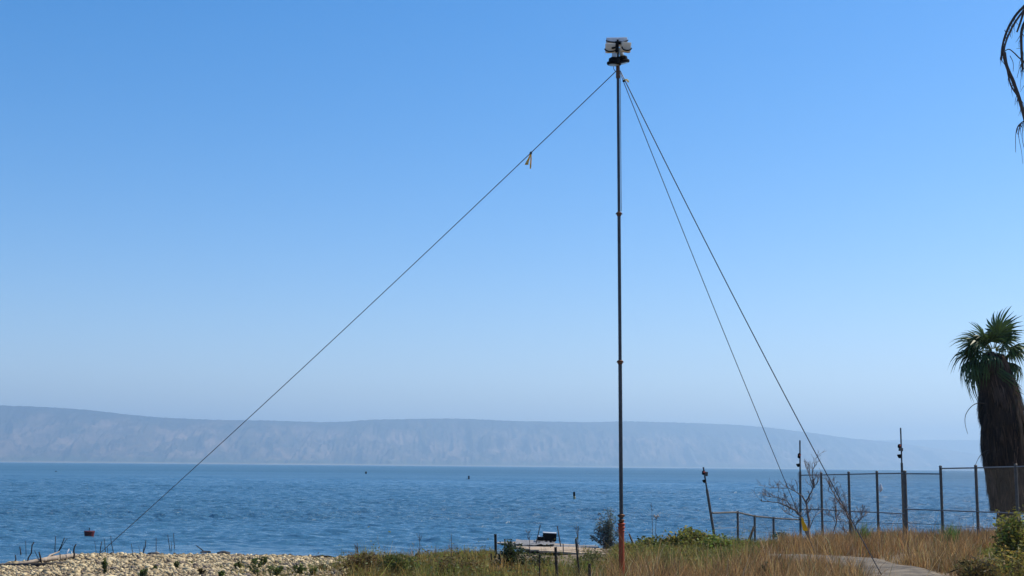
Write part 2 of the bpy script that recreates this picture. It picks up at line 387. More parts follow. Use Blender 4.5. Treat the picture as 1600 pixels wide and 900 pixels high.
def weathered_concrete():
    m = M['concrete']; n = m.node_tree; b = n.nodes['Principled BSDF']; tc = n.nodes.new('ShaderNodeTexCoord')
    v = n.nodes.new('ShaderNodeTexVoronoi'); v.feature = 'DISTANCE_TO_EDGE'; v.inputs['Scale'].default_value = .9
    nz = n.nodes.new('ShaderNodeTexNoise'); nz.inputs['Scale'].default_value = 2.5; nz.inputs['Detail'].default_value = 8
    mxv = n.nodes.new('ShaderNodeMix'); mxv.data_type = 'RGBA'; mxv.inputs['Factor'].default_value = .12
    n.links.new(tc.outputs['Object'], nz.inputs['Vector']); n.links.new(tc.outputs['Object'], mxv.inputs['A']); n.links.new(nz.outputs['Color'], mxv.inputs['B']); n.links.new(mxv.outputs['Result'], v.inputs['Vector'])
    mr = n.nodes.new('ShaderNodeMapRange'); mr.inputs['From Max'].default_value = .03; mr.inputs['To Min'].default_value = .35; n.links.new(v.outputs['Distance'], mr.inputs[0])
    nz2 = n.nodes.new('ShaderNodeTexNoise'); nz2.inputs['Scale'].default_value = .8; nz2.inputs['Detail'].default_value = 9; nz2.inputs['Roughness'].default_value = .7; n.links.new(tc.outputs['Object'], nz2.inputs['Vector'])
    mr2 = n.nodes.new('ShaderNodeMapRange'); mr2.inputs['From Min'].default_value = .35; mr2.inputs['From Max'].default_value = .62; mr2.inputs['To Min'].default_value = .5; mr2.inputs['To Max'].default_value = 1.15; n.links.new(nz2.outputs['Fac'], mr2.inputs[0])
    mm = n.nodes.new('ShaderNodeMath'); mm.operation = 'MULTIPLY'; n.links.new(mr.outputs[0], mm.inputs[0]); n.links.new(mr2.outputs[0], mm.inputs[1])
    src = b.inputs['Base Color'].links[0].from_socket; mx = n.nodes.new('ShaderNodeMix'); mx.data_type = 'RGBA'; mx.blend_type = 'MULTIPLY'; mx.inputs['Factor'].default_value = 1
    n.links.new(src, mx.inputs['A']); n.links.new(mm.outputs[0], mx.inputs['B']); n.links.new(mx.outputs['Result'], b.inputs['Base Color'])
weathered_concrete()
def build_path():
    nc = 9; V = np.zeros((60, nc+2, 3))
    for j in range(nc):
        P = PU*(1-j/(nc-1))+PL*(j/(nc-1)); P = P.copy(); P[:, 2] = zg(P[:, 0], P[:, 1])+.055
        V[:, j+1] = P
    V[:, 0] = V[:, 1]-[0, 0, .16]; V[:, -1] = V[:, -2]-[0, 0, .16]
    o = np_mesh('footpath', V.reshape(-1, 3), grid_faces(60, nc+2)[:, ::-1], M['concrete']); props(o, kind='structure')
build_path()

# ------------------------------------------------------------------ vegetation helpers
def jitter(base, n, rg, s=.25):
    c = np.array(base)[None]*(1+rg.normal(0, s, (n, 1)))*(1+rg.normal(0, s*.3, (n, 3)))
    return np.clip(c, .004, .95)
def blades(roots, h, wid, lean, rg):
    n = len(roots); yaw = rg.random(n)*6.283; side = np.stack([np.cos(yaw), np.sin(yaw), 0*yaw], 1)*wid[:, None]*.5
    mid = roots + np.stack([lean[:, 0]*.3, lean[:, 1]*.3, h*.55], 1)
    tip = roots + np.stack([lean[:, 0], lean[:, 1], h], 1)
    V = np.stack([roots-side, roots+side, mid-side*.7, mid+side*.7, tip], 1).reshape(-1, 3)
    b = np.arange(n)[:, None]*5
    F = np.concatenate([b+[0, 1, 3], b+[0, 3, 2], b+[2, 3, 4]], 1).reshape(-1, 3)
    return V, F
def leaf_quads(P, size, rg, elong=2.0, droop=0.0):
    """diamond leaves at points P"""
    n = len(P); d = rg.normal(0, 1, (n, 3)); d[:, 2] = d[:, 2]*.6-droop; d /= np.linalg.norm(d, axis=1)[:, None]
    e = np.cross(d, rg.normal(0, 1, (n, 3))); e /= np.linalg.norm(e, axis=1)[:, None]
    L = (size*elong*.5)[:, None]*d; W = (size*.5)[:, None]*e
    V = np.stack([P-L, P+W, P+L, P-W], 1).reshape(-1, 3); F = (np.arange(n)[:, None]*4+[0, 1, 2, 3])
    return V, F
PROJ = lambda P: project(P)
def sample_land(n, rg, x0, x1, y0, y1):
    x = rg.uniform(x0, x1, n); y = rg.uniform(y0, y1, n)
    k = (abs(x) < y*.46+1.5) & (shore_y(x)-y > .25); x = x[k]; y = y[k]
    return x, y
YB_X = [500, 820, 880, 930, 1000, 1090, 1160, 1205, 1240, 1700]; YB_Y = [1200, 1200, 945, 915, 897, 900, 884, 862, 838, 820]
def tufts(x, y, rg, per=26, spread=.055):
    """gather single roots into tufts; returns roots, outward offset and the tuft each belongs to"""
    n = len(x); m = max(1, n//per); c = rg.integers(0, n, m); k = rg.integers(0, m, n)
    sc = spread*rg.lognormal(0, .4, m)[k]; dx = rg.normal(0, 1, n); dy = rg.normal(0, 1, n); free = rg.random(n) < .22
    return np.where(free, x, x[c][k]+dx*sc), np.where(free, y, y[c][k]+dy*sc), np.where(free, 0, dx), np.where(free, 0, dy), k, m
def brown_mask(x, y, rg):
    px, py = project(np.stack([x, y, zg(x, y)], 1))
    yb = np.interp(px, YB_X, YB_Y) + rg.normal(0, 5, len(px))
    yb = yb + np.interp(px, [1520, 1560], [0, 1])*(py > 862)*400
    return (py > yb), px, py

def dry_grass():
    rg = np.random.default_rng(31)
    x, y = sample_land(560000, rg, -2, 22, 13.5, 44)
    br, px, py = brown_mask(x, y, rg)
    clump = np.clip(.5+1.5*(.55*fbm(x*1.2, y*1.2, 3, 77)+.45*fbm(x*4.6, y*4.6, 2, 78)-.5), 0, 1)
    k = br & ~inside(PATH_POLY, x, y) & (rg.random(len(x)) < np.clip((clump-.22)*3.2, .12, 1)*np.clip(20/y, .5, 1))
    k &= rg.random(len(x)) < .8
    x = x[k]; y = y[k]; clump = clump[k]; px = px[k]; n = len(x)
    x, y, ox, oy, tk, tm = tufts(x, y, rg); keep = ~inside(PATH_POLY, x, y); x, y, ox, oy, tk, clump = x[keep], y[keep], ox[keep], oy[keep], tk[keep], clump[keep]; n = len(x)
    th_ = rg.lognormal(0, .28, tm)[tk]; tcol = rg.lognormal(0, .30, tm)[tk][:, None]; thue = rg.random(tm)[tk]
    h = np.minimum(rg.gamma(6, 1/6, n), 1.7)*th_*(.11+.20*clump)*np.interp(y, [14, 28, 33, 44], [1.0, 1.0, .9, .62])
    # lower along the path's near edge
    tall = rg.random(n) < .012; h[tall] = h[tall]*1.6+.08
    dpath = np.min(np.linalg.norm(PL[None, ::3, :2]-np.stack([x, y], 1)[:, None], axis=2), axis=1)
    h *= np.interp(dpath, [0, .5], [1.05, 1.2])
    wd = rg.uniform(.004, .010, n)*np.interp(y, [14, 40], [.9, 1.5]); wd[rg.random(n) < .15] *= 1.8
    lean = (np.clip(rg.normal(0, .26, (n, 2)), -.7, .7)+np.stack([ox, oy], 1)*.24)*h[:, None] + np.array([.08, 0])*h[:, None]
    V, F = blades(np.stack([x, y, zg(x, y)-.01], 1), h, wd, lean, rg)
    rust = vnoise(x*.6, y*.6, 5)[:, None]
    base = np.array([.36, .18, .065])*(1-rust)+np.array([.47, .30, .12])*rust
    c = base*rg.lognormal(-.08, .38, (n, 1))*tcol*(.35+1.0*clump[:, None]); dead = thue < .12; c[dead] *= [.55, .5, .5]; straw = thue > .86; c[straw] = c[straw]*.4+np.array([.44, .31, .14])*.8*rg.uniform(.5, 1.1, (int(straw.sum()), 1)); pale = rg.random(n) < .04; c[pale] = [.58, .45, .28]
    dark = rg.random(n) < .12; c[dark] = [.16, .09, .05]
    grn = (rg.random(n) < .06); c[grn] = [.16, .19, .06]
    c = np.clip(c, .02, .9)
    props(np_mesh('dry_grass', V, F, M['blade'], np.repeat(c, 5, 0)), 'reddish brown dry grass covering the ground on the right', 'grass', kind='stuff')
dry_grass()

def weeds():
    rg = np.random.default_rng(41)
    x, y = sample_land(400000, rg, -6.5, 13, 13.5, 39)
    br, px, py = brown_mask(x, y, rg)
    clump = fbm(x*1.3, y*1.3, 3, 99)
    left = np.interp(px, [330, 400, 520, 560, 600], [.0, .10, .30, .9, 1.0])*np.where((px < 545) & (py < 890-(545-px)*.02), .12, 1)
    k = ~br & (px > 330) & ~((y > 24.8) & (px > 772) & (px < 955) & (rg.random(len(x)) < .93)) & (rg.random(len(x)) < left*np.clip((clump-.18)*3, .1, 1)) & ~inside(PATH_POLY, x, y)
    x = x[k]; y = y[k]; clump = clump[k]; px = px[k]; n = len(x)
    x, y, ox, oy, tk, tm = tufts(x, y, rg, 30, .07); px, _ = project(np.stack([x, y, zg(x, y)], 1)); th_ = rg.lognormal(0, .35, tm)[tk]; thue = rg.normal(0, .34, tm)[tk]; tcol = rg.lognormal(0, .38, tm)[tk][:, None]
    hh = np.interp(px, [330, 520, 560, 640, 780, 900, 1000, 1060, 1130, 1200], [.13, .17, .25, .22, .20, .20, .22, .24, .22, .18])*np.interp(y, [18, 25, 30, 36], [1, .75, .5, .6])
    h = np.minimum(rg.gamma(5, 1/5, n), 1.8)*hh*th_*(.28+1.0*clump)
    wd = rg.uniform(.005, .012, n); lean = (rg.normal(0, .26, (n, 2))+np.stack([ox, oy], 1)*.2)*h[:, None]
    V, F = blades(np.stack([x, y, zg(x, y)-.01], 1), h, wd, lean, rg)
    g = np.clip(vnoise(x*.9, y*.9, 15)*1.3-.1+thue+rg.normal(0, .08, n), 0, 1)[:, None]
    g = np.clip(g + np.interp(px, [520, 900, 1000, 1100], [-.1, 0, .15, .2])[:, None], 0, 1)
    base = np.array([.24, .14, .045])*(1-g)+np.array([.12, .145, .03])*g
    c = np.clip(base*rg.lognormal(.05, .35, (n, 1))*tcol*(.35+1.15*clump[:, None]), .01, .9); pale = rg.random(n) < .04; c[pale] = [.32, .25, .12]
    # leafy tufts among the blades
    kk = rg.random(n) < .42; P = np.stack([x, y, zg(x, y)], 1)[kk]; m = len(P)
    P = P + np.stack([rg.normal(0, .03, m), rg.normal(0, .03, m), rg.uniform(.1, 1.05, m)*h[kk]], 1)
    V2, F2 = leaf_quads(P, rg.uniform(.014, .036, m), rg, 2.0)
    c2 = np.clip(np.minimum(c[kk], .2)*np.array([.95, 1.1, .9])*rg.uniform(.6, 1.25, (m, 1)), .01, .8)
    F2t = np.concatenate([F2[:, [0, 1, 2]], F2[:, [0, 2, 3]]])+len(V)
    props(np_mesh('weeds', np.concatenate([V, V2]), np.concatenate([F, F2t]), M['leaf'], np.concatenate([np.repeat(c, 5, 0), np.repeat(c2, 4, 0)])), 'olive and brown weeds covering the bank above the shore', 'weeds', kind='stuff')
weeds()

# ------------------------------------------------------------------ pebble beach
def pebble_stuff():
    rg = np.random.default_rng(51)
    n0 = 125000; x = rg.uniform(-15, 2.5, n0); y = rg.uniform(14, 33, n0)
    d = shore_y(x)-y; px, py = project(np.stack([x, y, zg(x, y)], 1))
    keep = (d > -.35) & (px > -120) & (px < 700) & (rg.random(n0) < np.interp(px, [-200, 500, 560, 700], [1, .9, .35, .15])) & (abs(x) < y*.46+.8)
    x = x[keep]; y = y[keep]; n = len(x)
    r = np.clip(rg.lognormal(math.log(.018), .48, n), .010, .075)
    # unit pebble: 8-sided three-ring shape
    ring = []
    for zz, rr in ((-.6, .6), (0, 1.0), (.62, .58)):
        for k in range(6):
            ring.append((rr*math.cos(k*math.pi/3), rr*math.sin(k*math.pi/3), zz))
    ring.append((0, 0, .85)); U = np.array(ring)
    F = []
    for j in range(2):
        for k in range(6):
            a = j*6+k; b2 = j*6+(k+1) % 6; F += [(a, b2, b2+6), (a, b2+6, a+6)]
    for k in range(6): F.append((12+k, 12+(k+1) % 6, 18))
    F = np.array(F)
    yaw = rg.random(n)*6.28; sx = r*rg.uniform(.9, 1.6, n); sy = r*rg.uniform(.7, 1.1, n); sz = r*rg.uniform(.45, .9, n)
    Uj = U[None]*(1+rg.normal(0, .13, (n, 19, 1)))
    P = Uj*np.stack([sx, sy, sz], 1)[:, None]
    tx = rg.normal(0, .3, n)[:, None]; P[:, :, 2] += P[:, :, 0]*tx
    c, s = np.cos(yaw)[:, None], np.sin(yaw)[:, None]
    X = P[:, :, 0]*c-P[:, :, 1]*s + x[:, None]; Yy = P[:, :, 0]*s+P[:, :, 1]*c + y[:, None]
    Z = P[:, :, 2] + (zg(x, y)+sz*.45+rg.random(n)*.012)[:, None]
    V = np.stack([X, Yy, Z], -1).reshape(-1, 3)
    FF = (np.arange(n)[:, None, None]*19+F[None]).reshape(-1, 3)
    t = rg.random((n, 1)); base = np.array([.27, .20, .11])*(1-t)+np.array([.60, .49, .29])*t
    base = base*(1+rg.normal(0, .16, (n, 1))); dk = rg.random(n) < .16; base[dk] = [.16, .13, .10]
    wet = (shore_y(x)-y) < .5*rg.random(n)+.05; base[wet] *= .3
    props(np_mesh('pebbles', V, FF, M['stone'], np.repeat(np.clip(base, .02, .8), 19, 0)), 'pale tan pebbles covering the beach on the left', 'pebbles', kind='stuff')
pebble_stuff()

def rock(name, px, py, wpx, hpx, mat, label, seed, cat='rock', group=None):
    rg = random.Random(seed); p = on_ground(px, py)
    s = p.y/FPX*1.1; a = wpx*s/2; c = hpx*s*.95
    bm = bmesh.new(); bmesh.ops.create_icosphere(bm, subdivisions=3, radius=1)
    o3 = Vector((rg.random()*9, rg.random()*9, rg.random()*9))
    from mathutils import noise
    for v in bm.verts:
        k = 1+.35*noise.noise(v.co*1.3+o3)+.15*noise.noise(v.co*3.1+o3)
        v.co = Vector((v.co.x*a*k, v.co.y*a*.8*k, max(v.co.z, -.3)*c*.8*k))
    me = bpy.data.meshes.new(name); bm.to_mesh(me); bm.free()
    o = link(name, me, mat); o.location = p+Vector((0, 0, c*.45)); o.rotation_euler.z = rg.random()*.5
    props(o, label, cat, group); return o
rock('rock', 274, 865, 16, 8, M['rock'], 'pale rounded rock at the waterline, largest of the shore rocks', 1)
rock('rock', 303, 866, 12, 6, M['rock'], 'small pale rock at the waterline just right of the largest one', 2)
rock('rock', 349, 868, 20, 5, M['rock_dark'], 'flat dark rock at the waterline, rightmost on the pebble beach', 3)
rock('rock', 321, 867, 16, 5, M['rock_dark'], 'dark wet rock at the foot of the leaning stick', 4)
rock('rock', 240, 868, 18, 4, M['rock_dark'], 'low dark wet rock left of the pale rounded rock', 5)
rock('rock', 245, 867.5, 9, 4, M['rock'], 'little pale stone lying against the low dark rock', 6)
rock('rock', 262, 866, 10, 4, M['rock_dark'], 'dark pebble-sized rock directly under the paired thin sticks', 7)

# driftwood
def driftwood():
    e = empty('driftwood_log', at_z(60, 880, WZ+.03), 'bleached driftwood log with dark underside lying at the left waterline', 'driftwood')
    def g(px, py, dz=.05):
        p = on_ground(px, py); return p+Vector((0, 0, dz))
    b = MB(); b.tube([g(-30, 886), g(8, 885.5), g(40, 883), g(70, 879.5, .07), g(95, 877, .08), (g(118, 872.5, .07))], [.012, .018, .022, .045, .06, .03], 10); b.build('trunk', M['log'], e, smooth=True)
    b = MB(); b.tube([g(-30, 886.5, .02), g(20, 886, .03), g(60, 886, .03), g(90, 884, .03), g(112, 881, .02)], [.03, .04, .05, .04, .02], 8); b.build('dark_underside', M['wood_dark'], e, smooth=True)  # separate dark tube laid along the log's underside
    b = MB(); b.tube([g(70, 880), g(78, 875, .10), g(92, 872, .14)], [.03, .02, .012], 6); b.build('branch_stub', M['log'], e, smooth=True)
driftwood()
e = MB(); g = lambda px, py, dz=.03: on_ground(px, py)+Vector((0, 0, dz))
e.tube([g(482, 873.5), g(500, 873, .06), g(515, 873.5, .05), g(530, 875.5)], [.012, .03, .03, .012], 7)
props(e.build('driftwood_stick', M['wood_dark'], None, smooth=True), 'dark curved driftwood stick lying where the pebbles meet the weeds', 'driftwood')

# dead twigs standing in the shallows
TW = [
 ([(31, 854), (33, 868)], .012, 'stubby upright twig, leftmost standing clear of the water'),
 ([(40, 845), (41, 870)], .006, 'thin straight twig second from the left edge'),
 ([(53, 847), (50, 852), (49, 864), (44, 872), (43, 881)], .010, 'long S-curved twig at the left end of the driftwood'),
 ([(54, 860), (57, 867), (61, 874)], .006, 'short slanting twig just right of the S-curved one'),
 ([(61, 862), (63, 870), (65, 881)], .013, 'dark thick twig standing before the driftwood log'),
 ([(24, 867), (25, 874), (22, 881)], .010, 'short crooked twig rising at the far left of the log'),
 ([(87, 838), (86, 855), (86, 869)], .008, 'tall vertical twig left of the forked pair'),
 ([(101, 840), (97, 850), (93, 859), (89, 866)], .011, 'dark bent twig of the forked pair'),
 ([(105, 841), (101, 847), (92, 862)], .006, 'pale thin twig of the forked pair'),
 ([(94, 865), (94, 881)], .009, 'short upright twig in front of the middle of the log'),
 ([(119, 850), (116, 855), (115, 862), (116, 866), (115, 876)], .013, 'gnarled dark twig at the right end of the log'),
 ([(113, 851), (115, 856)], .006, 'tiny side twig on the gnarled one by the log'),
 ([(148, 846), (151, 868)], .005, 'very thin twig directly under the red buoy'),
 ([(142, 867), (138, 861), (134, 860)], .006, 'hooked low twig left of the guy wire foot'),
 ([(159, 846), (157, 857), (156, 869)], .009, 'dark upright twig touching the guy wire foot'),
 ([(163, 842), (165, 864)], .007, 'tall thin twig crossing the guy wire'),
 ([(168, 855), (168, 868)], .006, 'short thin twig just right of the guy wire foot'),
 ([(173, 837), (174, 848), (178, 867)], .007, 'tallest twig right of the guy wire'),
 ([(205, 849), (208, 868)], .006, 'slanting twig midway between guy wire and rocks'),
 ([(216, 852), (220, 867)], .004, 'faint short twig right of the slanting one'),
 ([(228, 844), (227, 855), (222, 868)], .010, 'dark forked twig left of the lone straight twig'),
 ([(225, 853), (224, 860), (226, 863)], .007, 'side prong leaning on the dark forked twig'),
 ([(244, 840), (244, 865)], .007, 'lone straight twig behind the low dark rock'),
 ([(262, 835), (266, 862)], .007, 'left of the pair of thin twigs behind the pale rock'),
 ([(271, 833), (273, 860)], .007, 'right of the pair of thin twigs behind the pale rock'),
 ([(268, 846), (268, 862)], .005, 'short twig between the pair behind the pale rock'),
 ([(306, 852), (313, 857), (322, 864)], .010, 'stick leaning down to the right onto the dark rock'),
 ([(12, 866), (4, 872), (0, 878)], .006, 'low bowed twig at the extreme left edge'),
]
for pts, r_, lab in TW:
    bx_, by_ = pts[-1]; Yr = at_z(bx_, by_, WZ-.02).y if by_ < 876 else on_ground(bx_, by_).y
    P = [at(a, b_, Yr) for a, b_ in pts]; P.append(P[-1]-Vector((0, 0, .12)))
    n_ = len(P); b = MB(); b.tube(P, [r_*1.9*(.55+.5*i/(n_-1)) for i in range(n_)], 5)
    props(b.build('dead_twig', M['wood_dark'], None, smooth=True), lab, 'twig', 'dead twigs standing at the left shoreline')

# white litter at the log
p = at_z(105, 868, WZ); s_ = p.y/FPX
e = MB(); e.tube([p+Vector((-2*s_, 0, -.02)), p+Vector((-1*s_, 0, 4*s_)), p+Vector((2.5*s_, 0, 10*s_))], [2.0*s_, 1.6*s_, .5*s_], 7)
props(e.build('plastic_litter', M['white'], None, smooth=True), 'white scrap of plastic standing at the waterline left of the gnarled twig', 'litter')
e = MB(); e.tube([p+Vector((5*s_, .05, -.04)), p+Vector((5.6*s_, .05, 6*s_))], [1.1*s_, .5*s_], 6)
props(e.build('plastic_litter', M['white'], None, smooth=True), 'thinner white plastic sliver beside the white scrap at the log', 'litter')

# ------------------------------------------------------------------ mast
MY = 21.0
mb_ = on_ground(971.3, 905); mb_ = at(971.5, 905, MY); base = Vector((mb_.x, MY, float(zg(mb_.x, MY))))
topP = at(965.5, 103, MY+.02)
axis = (topP-base).normalized()
def mpt(py):                                   # point on the mast axis seen at image row py
    lo, hi = 0.0, (topP-base).length*1.1
    for _ in range(40):
        m_ = (lo+hi)/2; q = base+axis*m_; y_ = project(np.array([tuple(q)]))[1][0]
        if y_ > py: lo = m_
        else: hi = m_
    return base+axis*lo
mast = empty('guyed_mast', base, 'tall slim dark telescopic mast with orange foot and floodlights on top', 'mast')
q = axis.to_track_quat('Z', 'Y').to_matrix()
def seg(name, y0, y1, r0, r1, mat): b = MB(); b.tube([mpt(y0) if y0 < 950 else base-axis*.2, mpt(y1)], [r0, r1], 20); return b.build(name, mat, mast, smooth=False)
px1 = MY/FPX
seg('foot_tube', 999, 822, 4.3*px1, 4.3*px1, M['orange'])
seg('mast_section', 825, 566, 3.0*px1, 3.0*px1, M['mast']); seg('mast_section', 569, 335, 2.65*px1, 2.65*px1, M['mast']); seg('mast_section', 338, 108, 2.3*px1, 2.3*px1, M['mast'])
def collar(py, r_, h_, mat=M['rust']):
    b = MB(); b.lathe(mpt(py), [(r_*.75, -h_), (r_, -h_*.5), (r_, h_*.1), (r_*1.25, h_*.35), (r_*1.2, h_*.6), (r_*.7, h_)], 18, q); return b.build('collar', mat, mast)
c_ = collar(566, 4.1*px1, .035); c_ = collar(334.5, 3.8*px1, .035)
for sgn in (-1, 1):
    for py in (566, 334.5):
        b = MB(); cc = mpt(py); b.tube([cc+Vector((sgn*3*px1, 0, 0)), cc+Vector((sgn*5.4*px1, -.01, 0))], .008, 6); b.build('clamp_screw', M['rust'], mast)
for py, r_ in ((806, 4.6), (814, 4.3), (819.5, 5.2), (825, 4.9), (830, 4.6)): collar(py, r_*px1, .028, M['orange'] if py > 815 else M['rust'])
b = MB(); cc = mpt(806); b.tube([cc-Vector((6*px1, 0, 0)), cc+Vector((6*px1, 0, 0))], .007, 6); b.build('locking_pin', M['rust'], mast)
# paler tube added as the sunlit right edge of the upper mast
b = MB(); b.tube([mpt(118)+Vector((3.6*px1, 0, 0)), mpt(330)+Vector((3.7*px1, 0, 0))], .006, 6); b.build('lit_edge_strip', M['rail'], mast)
seg('top_bracket', 122, 103, 3.4*px1, 3.0*px1, M['rust'])
b = MB(); b.tube([mpt(104), mpt(62)], [2.0*px1, 1.6*px1], 12); b.build('top_spindle', M['black'], mast)
def headrot(rx, ry, rz): return Matrix.Rotation(R(rz), 3, 'Z')@Matrix.Rotation(R(ry), 3, 'Y')@Matrix.Rotation(R(rx), 3, 'X')
def flood(pxc, pyc, Y, wpx, hpx, dep, rot, mat):
    c = at(pxc, pyc, Y); b = MB(); b.box(c, (wpx*px1, dep, hpx*px1), rot); o = b.build('floodlight', mat, mast, bevel=.012)
    b = MB()                                   # cooling fins on the back, facing the camera
    for k in range(5): b.box(c+rot@Vector(((k-2)*wpx*px1/6.2, -dep/2-.006, 0)), (.006, .014, hpx*px1*.8), rot)
    f = b.build('heat_sink', mat, o); f.matrix_parent_inverse = Matrix.Identity(4)
    b = MB()                                   # black yoke arching under the housing
    P = [c+rot@Vector((wpx*px1*.52*math.cos(t), -dep*.55-.012, -hpx*px1*(.05+.32*math.sin(t)))) for t in np.linspace(0, math.pi, 9)]
    b.tube(P, .011, 6); b.build('yoke', M['black'], mast, smooth=True)
    return o
flood(963.5, 66, MY+.10, 34, 12, .12, headrot(-12, -2.2, 2), M['housing_grey'])
flood(955.5, 75.5, MY-.06, 19, 15, .11, headrot(14, 3, -14), M['housing'])
flood(977.5, 74, MY-.08, 15.5, 16, .11, headrot(10, 3, 12), M['housing'])
b = MB(); b.box(at(965.5, 67, MY-.1), (9*px1, .06, 4*px1)); b.box(at(964, 75, MY-.13), (5*px1, .05, 14*px1)); b.box(at(960, 74.5, MY-.14), (9*px1, .03, 2.5*px1), headrot(0, -12, 0)); b.build('clamp_block', M['black'], mast, bevel=.004)
def dome(pxc, pyc, Y, rpx, tilt):
    c = at(pxc, pyc, Y); rr = rpx*px1; rot = headrot(tilt[0], tilt[1], 0)
    b = MB(); b.lathe(c, [(rr*.96, -.045), (rr*1.06, -.03), (rr*1.06, -.005), (rr*.82, .01), (rr*.8, .06), (rr*.5, .085)], 24, rot); o = b.build('lamp_shade', M['black'], mast, smooth=False)
    b = MB(); b.lathe(c, [(rr*.36, .08), (rr*.40, .11), (rr*.34, .19), (rr*.2, .23)], 16, rot); b.build('lamp_body', M['glass'], o)
    b = MB(); b.lathe(c, [(rr*.2, -.05), (rr*.8, -.045), (rr*.85, -.04)], 18, rot); b.build('lens', M['glass'], o)
dome(959.5, 97.5, MY-.05, 11.0, (6, 3)); dome(973.5, 95, MY+.08, 9.8, (8, -14))
b = MB(); b.tube([at(958.5, 104, MY-.04), at(959, 108, MY-.04), at(962, 112, MY-.03)], .005, 5); b.build('lamp_cable', M['black'], mast, smooth=True)

# guy wires
def catenary(a, b_, sag, n=48): return [a.lerp(b_, i/n)-Vector((0, 0, 4*sag*(i/n)*(1-i/n))) for i in range(n+1)]
att = mpt(111)
gl = on_ground(152, 868); gr = on_ground(1380, 903); gb = on_ground(1282, 884)
W1 = catenary(att+Vector((-.03, 0, 0)), gl, .09); W2 = catenary(att+Vector((.035, -.02, 0)), gr, .13); W3 = catenary(att+Vector((.03, .03, 0)), gb, .08)
def wire(pts, r_, lab):
    b = MB(); b.tube(pts, r_, 7); e = b.build('guy_wire', M['wire'], None, smooth=True); props(e, lab, 'guy wire', 'guy wires of the mast'); 
    return e
wire(W1, .0078, 'steel guy wire running down left from the mast top to the pebble beach')
wire(W2, .0088, 'thicker right-hand guy wire ending beside the concrete path')
wire(W3, .0068, 'thinner right-hand guy wire passing the bare shrub to the yellow marker')
def on_wire(Wp, px):
    P = np.array([tuple(p) for p in Wp]); x, y = project(P); i = int(np.argmin(abs(x-px))); i = min(max(i, 1), len(P)-2)
    j = i+1 if (x[i+1]-px)*(x[i]-px) <= 0 else i-1; t = (px-x[i])/(x[j]-x[i]+1e-9); return Wp[i].lerp(Wp[j], t)
# hanging ribbon on the left wire
p = on_wire(W1, 829.5); s_ = p.y/FPX
def strip(name, pts, wid, mat, parent, thick=.006):
    b = MB()
    for i in range(len(pts)-1):
        pass
    n_ = len(pts); base_ = len(b.v)
    for k, (pt, w_) in enumerate(zip(pts, wid)):
        b.v += [tuple(pt+Vector((-w_/2, -thick/2, 0))), tuple(pt+Vector((w_/2, -thick/2, 0))), tuple(pt+Vector((w_/2, thick/2, .002))), tuple(pt+Vector((-w_/2, thick/2, .002)))]
    for k in range(n_-1):
        o = k*4
        for a, c in ((0, 1), (1, 2), (2, 3), (3, 0)): b.f.append((o+a, o+c, o+4+c, o+4+a))
    b.f.append((0, 3, 2, 1)); o = (n_-1)*4; b.f.append((o, o+1, o+2, o+3))
    return b.build(name, mat, parent)
e = empty('ribbon', p, 'faded yellow and brown ribbon with two tails tied on the left guy wire', 'ribbon')
V3 = lambda x, z, y=0: p+Vector((x*s_, y, z*s_))
MBk = MB(); MBk.lathe(p, [(.008, -.03), (.022, -.018), (.024, .008), (.01, .025)], 10); MBk.build('knot', M['mast'], e, smooth=True)
strip('tail', [V3(0, -2), V3(.3, -10), V3(-.2, -18, .02), V3(-.6, -26)], [2.0*s_, 2.2*s_, 2.4*s_, 2.2*s_], M['ribbon'], e)['label'] = 'straight hanging tail'
strip('tail', [V3(-1, -2, .01), V3(-3, -9, .01), V3(-5.5, -15), V3(-7, -20, -.01)], [1.6*s_, 3*s_, 4.5*s_, 6*s_], M['ribbon'], e)['label'] = 'splayed tail with pale patch'
strip('pale_patch', [V3(-5, -14.5, -.014), V3(-6, -17.5, -.02)], [2*s_, 3.2*s_], M['pale_ribbon'], e)
# small marker near the top of the right wires
p = on_wire(W2, 977); s_ = p.y/FPX
e = empty('wire_marker', p, 'small black and cream marker tied on the right guy wires near the mast top', 'marker')
b = MB(); b.lathe(p+Vector((-2.4*s_, -.01, 0)), [(.004, -.022), (.022, -.012), (.024, .008), (.008, .02)], 10); b.build('black_clip', M['black'], e, smooth=True)
b = MB(); P = [p+Vector((x*s_, -.02, z*s_)) for x, z in ((-2.5, 1), (-.5, 1.6), (1.5, 2), (3.4, .8), (4.6, -1.4), (4.4, -2.6))]; b.tube(P, [.01, .012, .016, .018, .018, .008], 8); b.build('cream_loop', M['pale_ribbon'], e, smooth=True)
# yellow flag near the ground on the thin right wire
p = on_wire(W3, 1253); s_ = p.y/FPX
e = empty('marker_flag', p, 'bright yellow plastic flag hanging low on the thinner right guy wire', 'flag')
strip('cloth', [p+Vector((0, -.02, 6*s_)), p+Vector((.5*s_, -.03, 1*s_)), p+Vector((3*s_, -.03, -6*s_)), p+Vector((4.5*s_, -.02, -12.5*s_)), p+Vector((5*s_, -.02, -14*s_))], [2*s_, 4*s_, 7*s_, 8*s_, 6*s_], M['yellow'], e)
strip('dark_fold', [p+Vector((3*s_, -.036, -5*s_)), p+Vector((5*s_, -.036, -9.5*s_))], [.8*s_, 1.6*s_], M['ribbon'], e)

